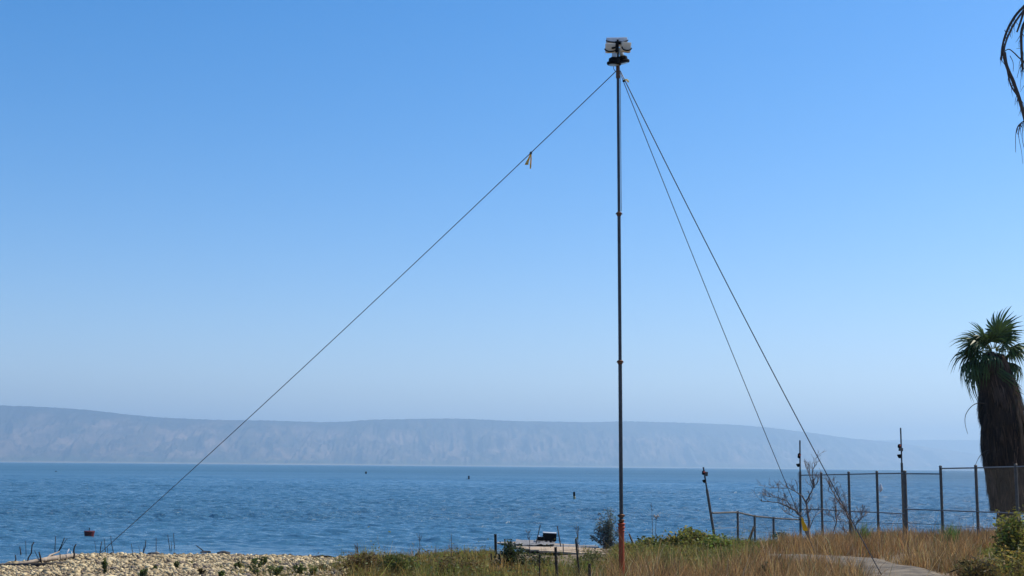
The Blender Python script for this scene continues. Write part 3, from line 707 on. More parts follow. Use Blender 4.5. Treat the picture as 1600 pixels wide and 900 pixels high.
# ------------------------------------------------------------------ fence
FP = [(1249, 741.5, 45.0), (1283, 741, 44.0), (1326, 740, 42.7), (1370, 739, 41.5), (1413.5, 738.5, 40.2), (1469.5, 731, 38.2), (1524.5, 730, 36.6), (1587, 728.5, 34.8), (1658, 726, 33.0), (1740, 724, 31.2)]
fence = empty('wire_mesh_fence', Vector((*at(1249, 800, 45)[:2], float(zg(10, 44)))), 'tall grey steel post and rail fence with chain link, running in front of the palm', 'fence')
tops = []
for i, (px, py, Y) in enumerate(FP):
    t = at(px, py, Y); tops.append(t)
    if i == 0: continue
    g_ = float(zg(t.x, Y)); b = MB(); r_ = .042 if i != 4 else .055
    b.tube([Vector((t.x, Y, g_-.3)), t+Vector((0, 0, .03))], r_, 12)
    b.lathe(t+Vector((0, 0, .03)), [(r_*1.08, 0), (r_*1.08, .02), (r_*.6, .04)], 12); b.build('post', M['post'], fence)
mid_y = [(796, 796), (796, 799), (799, 800.5), (800.5, 803), (795.5, 797.5), (797.5, 799.5), (799.5, 802), (802, 806), (806, 811)]
low_y = [(812, 814), (814, 815), (815, 816.5), (816.5, 818), (816, 820), (820, 824), (824, 827), (827, 833), (833, 842)]
for i in range(len(FP)-1):
    a, c = FP[i], FP[i+1]
    ta = at(a[0], (c[1]+.5 if i != 4 else a[1]+1.5) if i == 4 else a[1]+1, a[2]); tb = at(c[0], (a[1]+2 if i == 4 else c[1]+1), c[2])
    b = MB(); b.tube([ta, tb], .020, 8); b.build('top_rail', M['rail'], fence)
    b = MB(); b.tube([at(a[0], mid_y[i][0], a[2]), at(c[0], mid_y[i][1], c[2])], .018, 8); b.build('middle_rail', M['rail'], fence)
    p0 = at(a[0], low_y[i][0], a[2]); p1 = at(c[0], low_y[i][1], c[2]); b = MB(); b.tube(catenary(p0, p1, .015, 6), .008, 5); b.build('tension_wire', M['rail'], fence)
def chain_link(A, B, zlo_a, zlo_b, zhi_a, zhi_b, step=.055, wd=.0009):
    """diamond wires between two posts as three-sided prisms"""
    L = (Vector((B.x, B.y, 0))-Vector((A.x, A.y, 0))).length; H = zhi_a-zlo_a
    V = []; F = []
    nn = int((L+H)/step)
    for sgn in (1, -1):
        for k in range(nn):
            s0 = k*step-H; pts = []
            u0, v0, u1, v1 = s0, 0.0, s0+H, H
            if u0 < 0: v0 -= u0; u0 = 0.0
            if u1 > L: v1 -= (u1-L); u1 = L
            if v1-v0 < .02: continue
            if sgn < 0: u0, u1 = L-u0, L-u1
            for u, v in ((u0, v0), (u1, v1)):
                t = u/L; X = A.x+(B.x-A.x)*t; Y = A.y+(B.y-A.y)*t; zl = zlo_a+(zlo_b-zlo_a)*t; zh = zhi_a+(zhi_b-zhi_a)*t; Z = zl+(zh-zl)*v/H
                pts.append((X, Y, Z))
            b0 = len(V)
            for p_ in pts: V += [(p_[0]-wd, p_[1], p_[2]+wd), (p_[0]+wd, p_[1]-wd*.5, p_[2]+wd), (p_[0], p_[1]+wd, p_[2]-wd)]
            F += [(b0, b0+1, b0+4, b0+3), (b0+1, b0+2, b0+5, b0+4), (b0+2, b0, b0+3, b0+5)]
    return V, F
VV, FF = [], []
for i in range(len(FP)-1):
    A, B = at(FP[i][0], FP[i][1]+1, FP[i][2]), at(FP[i+1][0], (FP[i][1] if i == 4 else FP[i+1][1])+1, FP[i+1][2])
    V, F = chain_link(A, B, float(zg(A.x, A.y))+.02, float(zg(B.x, B.y))+.02, A.z, B.z)
    o = len(VV); VV += V; FF += [tuple(a+o for a in f) for f in F]
props(np_mesh('chain_link', np.array(VV), np.array(FF), M['mesh'], parent=fence), kind='stuff')

# low fence and the leaning pole
LFp = [(1113, 801.5, 39.2), (1152.5, 800.5, 40.2), (1179, 806.5, 41.6), (1208.5, 809.5, 43.2), (1248.5, 812, 44.9)]
lf = empty('low_rail_fence', Vector((*at(1152, 850, 40)[:2], WZ)), 'low steel rail fence stepping down between the leaning pole and the tall fence', 'fence')
for i in range(4):
    a, c = LFp[i], LFp[i+1]; b = MB(); b.tube([at(*a), at(*c)], .027, 8); b.build('rail', M['post'], lf)
    p0, p1 = at(a[0], a[1]+24, a[2]), at(c[0], c[1]+24, c[2]); b = MB(); b.tube([p0, p1], .006, 5); b.build('wire_strand', M['rail'], lf)
    if i:
        t = at(*a); b = MB(); b.tube([t+Vector((0, 0, .04)), Vector((t.x, t.y, min(float(zg(t.x, t.y)), WZ)-.3))], .036, 10); b.build('post', M['post'], lf)
VV, FF = [], []
for i in range(4):
    A, B = at(*LFp[i]), at(*LFp[i+1]); V, F = chain_link(A, B, WZ, WZ, A.z, B.z); o = len(VV); VV += V; FF += [tuple(a+o for a in f) for f in F]
props(np_mesh('chain_link', np.array(VV), np.array(FF), M['mesh'], parent=lf), kind='stuff')
b = MB(); b.tube([at(1178, 823, 41.3), at(1171, 843, 41.3), at(1167, 853, 41.3)], [.03, .05, .06], 8); props(b.build('wooden_stake', M['wood_dark'], None, smooth=True), 'short dark stake leaning against the second post of the low fence', 'stake')

def lamp_pole(top, bot, Y, r_, fits, lab, foot=None):
    a = at(*top, Y); c = at(*bot, Y); d = (c-a).normalized(); e = empty('signal_pole', c, lab, 'pole', 'slim poles with lamps by the fence')
    s_ = Y/FPX
    m_ = a.lerp(c, .32); b = MB(); b.tube([a, m_], [r_*.62, r_*.62], 10); b.build('upper_tube', M['mast'], e)
    b = MB(); b.tube([m_-d*.03, c+d*.5], [r_*1.0, r_*1.05], 10); b.build('lower_tube', M['post'], e)
    for kind, px, py, w_, h_ in fits:
        q_ = at(px, py, Y-.05)
        if kind == 'lamp':
            b = MB(); b.lathe(q_, [(w_*.3*s_, -h_*.5*s_), (w_*.5*s_, -h_*.35*s_), (w_*.5*s_, h_*.3*s_), (w_*.25*s_, h_*.5*s_)], 12, headrot(12, 6, 0)); o = b.build('lamp', M['black'], e)
            b = MB(); b.lathe(q_+Vector((w_*.12*s_, -.05, .5*s_)), [(w_*.18*s_, -.02), (w_*.3*s_, 0), (w_*.18*s_, .03)], 10, headrot(90, 0, 0)); b.build('lens', M['lens'], o)
        elif kind == 'box':
            b = MB(); b.box(q_, (w_*s_, .10, h_*s_), headrot(4, 5, 8)); b.build('control_box', M['post'], e, bevel=.01)
        else:
            b = MB(); b.lathe(q_, [(w_*.2*s_, -h_*.5*s_), (w_*.42*s_, -h_*.15*s_), (w_*.5*s_, h_*.5*s_)], 12, headrot(0, -10, 0)); b.build('cup', M['black'], e)
            b = MB(); b.tube([q_, q_+Vector((3*s_, .04, -2.5*s_))], .02, 6); b.build('arm', M['post'], e)
lamp_pole((1099, 730), (1117, 843), 39.2, .040, [('lamp', 1099.3, 738.5, 5, 6.5), ('box', 1103.2, 740.5, 4.5, 6.5), ('cup', 1100.5, 752, 6, 5)], 'leaning pole with red lamp standing at the left end of the low fence')
lamp_pole((1249.8, 688), (1251, 845), 44.9, .042, [('lamp', 1248.8, 712, 5, 8), ('cup', 1247.3, 727, 6, 5)], 'upright dark pole between low and tall fence, rising behind the bare shrub')
lamp_pole((1407.2, 668.5), (1413, 846), 40.5, .037, [('lamp', 1405.2, 697, 5, 6), ('box', 1407.5, 702.3, 5.5, 5), ('cup', 1405.4, 713, 6.5, 6)], 'tallest pole with two lamps beside the thick fence post')
# white bag caught on the fence
p = at(1376, 762, 41.3); s_ = p.y/FPX
bm = bmesh.new(); bmesh.ops.create_icosphere(bm, subdivisions=3, radius=1)
from mathutils import noise as _n
for v in bm.verts:
    k = 1+.3*_n.noise(v.co*1.7+Vector((3, 1, 7))); v.co = Vector((v.co.x*2.7*s_*k*(1-.35*v.co.z), v.co.y*.04, v.co.z*6.2*s_*k))
me = bpy.data.meshes.new('plastic_bag'); bm.to_mesh(me); bm.free(); me.shade_smooth(); o = link('plastic_bag', me, M['white']); o.location = p
props(o, 'white plastic bag caught on the tall fence right of its third post', 'bag')

# ------------------------------------------------------------------ landing platform
pl = empty('landing_platform', Vector((.9, 32.5, WZ)), 'low weathered plank platform at the waterline among the stakes', 'platform')
zt = -.30
def plank(pxl, pyl, pxr, pyr, wid, mat, k):
    a = at_z(pxl, pyl, zt+.04*max(0, (830-pxl)/50)); c = at_z(pxr, pyr, zt)
    n_ = 8; b = MB()
    for i in range(n_):
        t = i/(n_-1); p_ = a.lerp(c, t)+Vector((0, 0, .015*math.sin(t*5+k)))
        w_ = wid*(.45+.55*min(1, t*4)) 
        b.v += [tuple(p_+Vector((0, -w_/2, 0))), tuple(p_+Vector((0, w_/2, .004))), tuple(p_+Vector((0, w_/2, -.035))), tuple(p_+Vector((0, -w_/2, -.04)))]
    for i in range(n_-1):
        o = i*4
        for u, v in ((0, 1), (1, 2), (2, 3), (3, 0)): b.f.append((o+u, o+4+u, o+4+v, o+v))
    b.f.append((0, 1, 2, 3)); o = (n_-1)*4; b.f.append((o+3, o+2, o+1, o))
    o = b.build('plank', mat, pl); return o
rows = [(777, 847.5, 905, 851, 'plank'), (779, 848.7, 930, 852.7, 'plank_grey'), (792, 850.2, 934, 854.4, 'plank_grey'), (800, 851.8, 936, 856.1, 'plank_grey'), (806, 853.5, 938, 857.8, 'plank'), (815, 855.6, 940, 859.6, 'plank'), (828, 858, 942, 861.6, 'plank'), (842, 860.6, 944, 863.8, 'plank')]
for k, (a, b_, c, d, mm) in enumerate(rows):
    Yk = at_z(850, (b_+d)/2, zt).y; Yn = at_z(850, (b_+d)/2+1.95, zt).y; plank(a, b_, c, d, (Yk-Yn)*.97, M[mm], k)
b = MB(); P = [(790, 849.5), (806, 853.2), (822, 857.5), (842, 861), (866, 863.2), (900, 864.5), (944, 866)]
for i in range(len(P)-1):
    a, c = at_z(*P[i], zt-.05)+Vector((0, -.03, 0)), at_z(*P[i+1], zt-.05)+Vector((0, -.03, 0)); b.tube([a, c], .06, 6)
b.build('edge_shadow_beam', M['wood_dark'], pl)  # dark beam stands in for the shadow curve under the near edge
for px, py in ((800, 853), (845, 863), (890, 866), (925, 866), (862, 850), (920, 852)):
    a = at_z(px, py, zt-.05); b = MB(); b.tube([a, a-Vector((0, 0, .5))], .04, 7); b.build('leg', M['wood_dark'], pl)
# netting or scraps: crumpled grey sheet on the far planks
rg = np.random.default_rng(5); n_ = 18; V = []
for j in range(8):
    for i in range(n_):
        a = at_z(806+i*3.6, 846.2+j*1.05+i*.05, zt); V.append((a.x, a.y, a.z+.03+rg.random()*.045))
props(np_mesh('grey_tarpaulin', np.array(V), grid_faces(8, n_), M['plank_grey']), 'crumpled grey sheet lying on the far side of the plank platform', 'sheet')
# black crate
Yc = at_z(858, 846.5, zt+.05).y; s_ = Yc/FPX; cbase = at(858.5, 845.5, Yc)
e = empty('black_crate', cbase, 'black boxy crate with a low step standing on the far side of the platform', 'crate')
zr = Matrix.Rotation(R(2.5), 3, 'Y')
b = MB(); b.box(at(858.7, 838.8, Yc), (20.5*s_, .30, 12*s_), zr); b.build('box', M['black'], e, bevel=.012)
b = MB(); b.box(at(858.9, 832.4, Yc), (21*s_, .31, 1.1*s_), zr); b.build('lit_lid', M['housing_grey'], e, bevel=.003)  # pale slab puts the box's sunlit top into its colour
b = MB(); b.box(at(844, 841.7, Yc), (9.5*s_, .26, 6*s_), zr); b.build('step', M['black'], e, bevel=.01)
b = MB(); b.box(at(844.8, 838.2, Yc), (7*s_, .22, 1.2*s_), zr); b.build('lit_step_lid', M['white'], e, bevel=.003)  # white slab stands for the sunlit top of the step
# stakes
ST = [((774, 834.5), (775, 876), 31.0, 4.4, 'thick dark post at the left tip of the platform'),
 ((788.8, 842), (789, 874), 31.0, 2.8, 'thin dark stake in the green bush left of the platform'),
 ((767.3, 864.5), (768, 888), 24.5, 2.6, 'short stub stake left of the thick post at the platform tip'),
 ((844.3, 820), (838.5, 845), 34.0, 1.8, 'slim rod leaning left of the black crate'),
 ((870.8, 822), (876.5, 855), 33.6, 2.1, 'slim rod leaning right of the black crate'),
 ((903.4, 822), (903, 853), 33.6, 1.6, 'thin upright rod behind the right half of the platform'),
 ((899.6, 842), (905.5, 900), 21.5, 3.2, 'long dark leaning stake in front of the platform at its right'),
 ((879.8, 849.5), (880, 866), 31.5, 1.8, 'small stake at the platform front edge right of centre'),
 ((868, 855), (869.5, 905), 20.5, 4.6, 'thickest dark post in the weeds before the platform middle'),
 ((843, 866.5), (843, 905), 20.8, 2.8, 'thin dark post in the weeds left of the thickest post'),
 ((921, 881), (921.5, 915), 19.6, 4.8, 'short squared post in the brown grass left of the mast foot')]
for k, (a, c, Y, w_, lab) in enumerate(ST):
    s_ = Y/FPX; A = at(*a, Y); C = at(*c, Y); gz = float(zg(C.x, Y)); t_ = (C-A); C2 = C + t_*max(0, (C.z-gz)/abs(t_.z))+t_.normalized()*.15
    b = MB(); rr = w_*.5*s_; mid = A.lerp(C2, .5)+Vector((rr*.25*math.sin(k), 0, 0)); b.tube([A, mid, C2], [rr*.92, rr, rr*1.05], 9 if w_ > 3 else 6)
    props(b.build('stake', M['wood_dark'] if w_ > 2.3 else M['post'], None), lab, 'stake', 'stakes around the plank platform')
p0 = at(774, 843, 31.0); p1 = at(690, 843, 31.6); b = MB(); b.tube(catenary(p0, p1, .01, 6), .004, 5); 
# broken post in the pond-side bush
for a, c, lab in (((983, 834), (990, 852), 'short dark stick poking up right of the mast foot'), ((1008, 845), (1009, 862), 'short dark stump behind the green bush right of the mast'), ((1081, 826), (1081.5, 845), 'dark stub rising from the leafy bush left of the leaning pole')):
    b = MB(); b.tube([at(*a, 36), at(*c, 36), at(*c, 36)-Vector((0, 0, .3))], [.022, .028, .03], 7); props(b.build('stake', M['wood_dark'], None), lab, 'stake')

# ------------------------------------------------------------------ buoys and far things on the water
def on_water(px, py): return at_z(px, py, WZ)
p = on_water(139.3, 838.5); s_ = p.y/FPX
e = empty('red_buoy', p, 'dark red tub-shaped mooring buoy with a short rod floating on the left', 'buoy')
b = MB(); b.lathe(p, [(5.4*s_, -.06), (6.6*s_, .0), (7.6*s_, 5*s_), (8.1*s_, 7.4*s_), (8.3*s_, 8.2*s_), (7.6*s_, 8.7*s_), (3*s_, 8.9*s_)], 24); b.build('hull', M['red'], e)
b = MB(); b.tube([p+Vector((-.2*s_, 0, 8.5*s_)), p+Vector((-.3*s_, 0, 13.5*s_))], .012, 7); b.build('rod', M['black'], e)
p = on_water(897.5, 780.5); s_ = p.y/FPX
e = empty('marker_buoy', p, 'upright dark and cream marker buoy floating left of the mast', 'buoy')
b = MB(); b.lathe(p, [(1.2*s_, -.1), (1.9*s_, 0), (1.9*s_, 4.5*s_), (1.5*s_, 5*s_)], 14); b.build('float', M['buoy'], e)
b = MB(); b.lathe(p+Vector((-.4*s_, 0, 0)), [(1.3*s_, 4.8*s_), (1.7*s_, 6*s_), (1.7*s_, 11*s_), (1.3*s_, 11.6*s_)], 14); b.build('top_mark', M['black'], e)
p = on_water(732.5, 749); s_ = p.y/FPX
e = empty('marker_buoy', p, 'small dark post buoy far out near the middle of the lake view', 'buoy')
b = MB(); b.lathe(p, [(1.2*s_, -.1), (1.4*s_, .8*s_), (1.0*s_, 3*s_), (1.3*s_, 5*s_), (.5*s_, 5.6*s_)], 10); b.build('float', M['black'], e)
b = MB(); b.box(p+Vector((-3*s_, 0, .4*s_)), (2.2*s_, .2, .8*s_)); b.build('side_float', M['mast'], e)
p = on_water(571.8, 740.3); s_ = p.y/FPX
b = MB(); b.lathe(p, [(1.0*s_, -.1), (1.4*s_, 1.2*s_), (1.3*s_, 2.8*s_), (.4*s_, 3.8*s_)], 10); props(b.build('round_buoy', M['black'], None, smooth=True), 'tiny dark round buoy far out on the left half of the lake', 'buoy')
def boat(px, py, L, lab):
    p = on_water(px, py); e = empty('distant_boat', p, lab, 'boat')
    b = MB(); n_ = 7
    for i in range(n_):
        t = i/(n_-1); w_ = L*.16*math.sin(math.pi*min(.97, .25+t*.72)); x = (t-.5)*L
        b.v += [(p.x+x, p.y-w_, p.z+L*.12), (p.x+x, p.y+w_, p.z+L*.12), (p.x+x*.9, p.y+w_*.5, p.z-.3), (p.x+x*.9, p.y-w_*.5, p.z-.3)]
    for i in range(n_-1):
        o = i*4
        for u, v in ((0, 1), (1, 2), (2, 3), (3, 0)): b.f.append((o+u, o+4+u, o+4+v, o+v))
    b.f.append((0, 1, 2, 3)); o = (n_-1)*4; b.f.append((o+3, o+2, o+1, o)); b.build('hull', M['mast'], e)
    b = MB(); b.box(p+Vector((0, 0, L*.24)), (L*.42, L*.2, L*.24)); b.build('cabin', M['mast'], e, bevel=.1)
boat(700, 728.2, 7, 'far dark boat on the waterline below the hills, left of the mast')
boat(87.5, 736.8, .6, 'tiny dark boat-like speck on the water at the far left')
# birds
for k, (px, py, lab) in enumerate(((359, 471, 'lowest left bird of the four tiny birds in the sky'), (364.3, 470, 'second bird from the left of the four in the sky'), (368.8, 468.6, 'darkest bird of the four tiny birds in the sky'), (373.4, 467.6, 'rightmost of the four tiny birds in the sky'))):
    p = at(px, py, 520); b = MB(); w_ = .42
    b.v = [tuple(p+Vector(v)) for v in ((-w_, 0, .16), (-w_*.45, .12, .10), (0, .14, 0), (w_*.45, .12, .10), (w_, 0, .14), (w_*.45, -.1, .06), (0, -.22, -.04), (-w_*.45, -.1, .06), (0, .3, .02), (0, -.38, 0), (0, .0, -.1), (0, .0, .08))]
    b.f = [(0, 7, 1), (1, 7, 6, 2), (2, 6, 5, 3), (3, 5, 4), (8, 10, 2), (2, 11, 8), (9, 6, 10), (6, 9, 11), (2, 10, 6), (2, 6, 11)]
    props(b.build('flying_bird', M['bird'], None), lab, 'bird', 'birds in the sky')

# ------------------------------------------------------------------ palms
def fan_leaf(rg, size, pet, droop, dead=False):
    """fan palm leaf along +X: petiole then a fan of pleated segments; returns V, F, C"""
    V = []; F = []; C = []
    green = np.array([.055, .095, .028]) if not dead else np.array([.13, .085, .05])
    def add(strip_pts, wids, col, nrm):
        b0 = len(V)
        for p_, w_ in zip(strip_pts, wids):
            V.append(tuple(p_-nrm*w_)); V.append(tuple(p_+nrm*w_)); C.append(col); C.append(col)
        for i in range(len(strip_pts)-1): F.append((b0+2*i, b0+2*i+1, b0+2*i+3, b0+2*i+2))
    P = [np.array((t*pet, 0, -.10*pet*droop*t*t*2)) for t in np.linspace(0, 1, 6)]
    for nrm in (np.array((0, 1., 0)), np.array((0, 0, 1.))): add(P, [.028, .022, .018, .015, .013, .012], tuple(np.array([.16, .17, .06]) if not dead else np.array([.2, .13, .07])), nrm)
    hub = P[-1]; nseg = 22
    for k in range(nseg):
        a = (k/(nseg-1)-.5)*R(235); L = size*(1-.28*abs(a/R(117))**2)*rg.uniform(.88, 1.08)
        d = np.array((math.cos(a), math.sin(a), 0)); nrm = np.array((-math.sin(a), math.cos(a), .35*(1 if k % 2 else -1))); nrm /= np.linalg.norm(nrm)
        pts = []; ws = []
        for t, w_ in ((0, .006), (.3, .030), (.6, .034), (.82, .018), (1.02, .003)):
            dz = -.10*L*(abs(a)/2)*t - droop*L*max(0, t-.35)**1.7*.9*rg.uniform(.8, 1.25)
            pull = 1-.25*max(0, t-.5)*droop
            pts.append(hub+d*L*t*pull+np.array((0, 0, dz+.10*L*t*(1-t)))); ws.append(w_*size/.8)
        add(pts, ws, tuple(np.clip(green*rg.uniform(.65, 1.5), 0, 1)), nrm)
    return np.array(V), np.array(F), np.array(C)
def palm(name, base, H, skirt_z0, skirt_z1, skirt_r, crown, label, seed, trunk_r=.32, n_fr=34, scale=1.0, dirs=None, cz=.35, top_dx=0.0):
    rg = np.random.default_rng(seed); e = empty(name, base, label, 'palm tree')
    B = Vector(base)
    b = MB(); pts = []; rad = []
    n_ = 26
    for i in range(n_): 
        t = i/(n_-1); pts.append(B+Vector((.02*math.sin(t*4)+top_dx*t**2, 0, -.2+t*(crown+.12)))); rad.append(trunk_r*(1.12-.3*t)*(1+.05*math.sin(i*2.6))*(1 if t < .93 else 1-(t-.93)*11))
    b.tube(pts, rad, 16); b.build('trunk', M['trunk'], e)
    # skirt of dead fronds: dark core and hanging blades
    if skirt_z1 > skirt_z0:
        prof = np.array(skirt_r); zt_ = prof[:, 0]; rt_ = prof[:, 1]; offx = prof[:, 2]
        V = []; F = []; C = []
        n_s = 8500; nz_ = 40; ns = 40
        Vc = np.zeros((nz_, ns, 3)); 
        for j in range(nz_):
            t = j/(nz_-1); z = skirt_z0+(skirt_z1-skirt_z0)*t; r_ = np.interp(t, zt_, rt_)*.90; ox = np.interp(t, zt_, offx)
            th = np.linspace(0, 2*np.pi, ns, endpoint=False); rr = r_*(1+.12*(vnoise(th*5, th*0+t*3, 3)-.5))
            Vc[j, :, 0] = B.x+ox+rr*np.cos(th); Vc[j, :, 1] = B.y+rr*np.sin(th); Vc[j, :, 2] = B.z+z+.08*(vnoise(th*6, th*0, 9)-.5)
        fc = []
        for j in range(nz_-1):
            for k in range(ns): fc.append((j*ns+k, j*ns+(k+1) % ns, (j+1)*ns+(k+1) % ns, (j+1)*ns+k))
        core = Vc.reshape(-1, 3); cc = jitter((.03, .02, .015), len(core), rg, .3)
        n_f = 260; fz = rg.random(n_f); fth = rg.random(n_f)*6.283; ffly = rg.gamma(1.3, .05, n_f); fcol = rg.lognormal(-.35, .5, n_f); fL = rg.uniform(.35, .9, n_f)
        fi = rg.integers(0, n_f, n_s); z0 = np.clip(fz[fi]+rg.normal(0, .012, n_s), 0, 1); th = fth[fi]+rg.normal(0, .11, n_s); fly = ffly[fi]+rg.gamma(1.0, .02, n_s); L = fL[fi]*rg.uniform(.7, 1.1, n_s)*scale
        for i in range(n_s):
            ztop = skirt_z0+(skirt_z1-skirt_z0)*z0[i]+.1; zb = max(ztop-L[i], skirt_z0-.10*rg.random()-.02)
            if zb >= ztop-.05: continue
            pts_ = []
            for t in (0, .5, 1):
                zz = ztop+(zb-ztop)*t; tt = np.clip((zz-skirt_z0)/(skirt_z1-skirt_z0), 0, 1); r_ = np.interp(tt, zt_, rt_)*(.93+fly[i]*t+rg.normal(0, .02)); ox = np.interp(tt, zt_, offx)
                a = th[i]+rg.normal(0, .03); pts_.append(np.array((B.x+ox+r_*math.cos(a), B.y+r_*math.sin(a), B.z+zz)))
            nrm = np.array((-math.sin(th[i]), math.cos(th[i]), 0)); wv = rg.uniform(.008, .026)*scale
            b0 = len(V); col = np.array([.070, .043, .029])*fcol[fi[i]]*rg.lognormal(-.1, .3)
            for p_, w_ in zip(pts_, (wv, wv*.9, wv*.15)): V.append(p_-nrm*w_); V.append(p_+nrm*w_); C.append(col); C.append(col)
            F.append((b0, b0+1, b0+3, b0+2)); F.append((b0+2, b0+3, b0+5, b0+4))
        V = np.array(V); F = np.array(F)+len(core)
        o = np_mesh('dead_frond_skirt', np.concatenate([core, V]), np.concatenate([np.array(fc), F]), M['dead_leaf'], np.concatenate([cc, np.array(C)]), parent=e); o['kind'] = 'stuff'
    # live fronds
    variants = []
    for v in range(6):
        V, F, C = fan_leaf(rg, .78*scale*rg.uniform(.85, 1.05), .50*scale*rg.uniform(.8, 1.15), (.8, 1.2, 1.7, 2.1, .45, 1.0)[v])
        me = bpy.data.meshes.new('frond'); me.from_pydata(V.tolist(), [], F.tolist()); me.update()
        a = me.color_attributes.new('tint', 'FLOAT_COLOR', 'POINT'); c4 = np.ones((len(V), 4), np.float32); c4[:, :3] = C; a.data.foreach_set('color', c4.ravel())
        me.materials.append(M['palm_leaf']); variants.append(me)
    if dirs is None:
        dirs = []
        for i in range(n_fr):
            t = (i+.5)/n_fr; dirs.append((i*137.5, 82-125*t**.8, 1.0))
    for i, (az, el, sc_) in enumerate(dirs):
        v = 4 if el > 50 else (0 if el > 25 else (1 if el > 0 else (2 if el > -25 else 3)))
        o = bpy.data.objects.new('frond', variants[v]); COL.objects.link(o); o.parent = e
        o.location = (.08*math.cos(R(az)), .08*math.sin(R(az)), crown-cz*.3*(1-math.sin(R(el)))-.05)
        o.rotation_euler = (rg.normal(0, .25), -R(el), R(az)); o.scale = (sc_,)*3
    return e
PB = at(1577, 836, 40.0); pz = float(zg(PB.x, 40.0)); PB = Vector((PB.x, 40.0, pz))
def hz(py): return at(1575, py, 40.0).z-pz
sk = [(0.0, .54, .03), (.10, .58, .02), (.20, .60, .01), (.28, .68, -.04), (.45, .68, -.05), (.62, .68, -.08), (.75, .62, -.12), (.88, .54, -.24), (1.0, .36, -.26)]
DIR = [(20, 80, 1.15), (160, 66, .85), (290, 66, .9), (60, 56, .85), (350, 50, .95), (172, 44, .95), (230, 44, .8), (110, 40, .8), (182, 30, 1.12), (205, 22, .95), (300, 30, .8), (330, 22, .95), (20, 20, .95), (140, 12, .8), (176, 6, 1.1), (212, 0, .9), (250, -5, .8), (0, 6, .9), (95, -5, .8), (165, -10, 1.05), (190, -16, 1.1), (222, -26, .85), (148, -28, .8), (176, -36, 1.15), (200, -50, .9), (180, -60, 1.25), (10, -20, .95), (335, -26, .9), (30, -40, .9), (350, -48, 1.0), (270, -42, .7), (210, -54, 1.05)]
e1 = palm('palm_tree', PB, 0, hz(797), hz(556), sk, hz(548), 'fan palm with a shaggy dark skirt of dead fronds behind the fence at right', 3, .33, dirs=DIR, top_dx=-.28)
for o in list(e1.children):
    if o.name.startswith('frond'): o.location.x += -.24; o.location.z += .13
# stray dead fronds hooking out of the skirt
def hook(pts, Y, r0, r1, parent, name='dead_frond', sides=6, mat='twig', loose=0, rg=random.Random(2)):
    P = [at(a, b_, Y) for a, b_ in pts]
    Q = []
    for i in range(len(P)-1):
        for t in (0, .25, .5, .75):
            p0 = P[max(i-1, 0)]; p1 = P[i]; p2 = P[i+1]; p3 = P[min(i+2, len(P)-1)]
            Q.append(.5*((2*p1)+(-p0+p2)*t+(2*p0-5*p1+4*p2-p3)*t*t+(-p0+3*p1-3*p2+p3)*t**3))
    Q.append(P[-1]); n_ = len(Q); b = MB(); b.tube(Q, [r0+(r1-r0)*i/(n_-1) for i in range(n_)], sides)
    return b.build(name, M[mat], parent, smooth=True)
hook([(1538, 630), (1527, 630), (1517, 636), (1509, 648), (1508, 662), (1512, 678)], 39.5, .016, .006, e1)
hook([(1530, 630), (1529, 642), (1532, 652)], 39.5, .008, .004, e1)
hook([(1546, 703), (1538, 706), (1530, 714), (1524, 727)], 39.5, .014, .006, e1)
hook([(1544, 706), (1540, 716), (1543, 725)], 39.5, .008, .004, e1)
hook([(1577, 806), (1571, 812), (1569, 822)], 39.4, .02, .03, e1)

# near palm just outside the frame on the right; only its hanging dead fronds reach in
NB = at(1880, 850, 15.5); nz_ = float(zg(NB.x, 15.5)); NB = Vector((NB.x, 15.5, nz_)); NC = at(1880, -90, 15.5).z-nz_
sk2 = [(0, .30, 0), (.3, .42, 0), (.7, .48, 0), (1, .34, 0)]
e2 = palm('palm_tree', NB, 0, NC-2.6, NC-.2, sk2, NC, 'near palm at the right edge, its dark dry fronds hanging down into the sky', 9, .24, n_fr=22)
def nh(pts, r0, r1, Y=15.0): return hook(pts, Y, r0*.85, r1*.85, e2, mat='twig')
nh([(1870, -60), (1760, -75), (1660, -45), (1601, 9), (1583, 30), (1572, 52), (1566, 74), (1564.5, 94)], .030, .012)
nh([(1640, -20), (1604, 12), (1588, 32), (1577, 52), (1570, 72), (1568, 92)], .020, .010, 14.95)
nh([(1567, 76), (1572, 100), (1582, 125), (1592, 152), (1603, 192), (1612, 230)], .022, .026)
nh([(1570, 82), (1574, 104), (1585, 128), (1590, 148)], .018, .012, 14.95)
nh([(1572, 100), (1579, 132), (1590, 150), (1600, 172)], .010, .014, 15.05)
nh([(1640, -30), (1610, 20), (1597, 45), (1596, 75), (1598, 108)], .024, .016, 15.1)
nh([(1601, 14), (1594, 36), (1589, 50)], .018, .012, 15.1)
nh([(1571, 79), (1577, 77), (1585, 83), (1592, 90), (1602, 98)], .007, .010)
nh([(1573, 52), (1569.5, 47)], .010, .004); nh([(1578, 87), (1583, 98), (1583, 112)], .005, .003); nh([(1602, 92), (1594, 104), (1589, 122)], .005, .003)
nh([(1603, 100), (1596, 118), (1594, 140)], .004, .002); nh([(1612, 120), (1600, 134), (1594, 144)], .005, .002)
nh([(1612, 182), (1598, 190), (1590, 198), (1587, 212), (1587, 238)], .008, .003); nh([(1598, 190), (1591, 206), (1596, 236), (1598, 256)], .005, .002); nh([(1600, 192), (1597, 215), (1604, 245)], .005, .003)
nh([(1596, 52), (1590, 62), (1587, 66)], .005, .002); nh([(1597, 75), (1588, 76)], .004, .002)

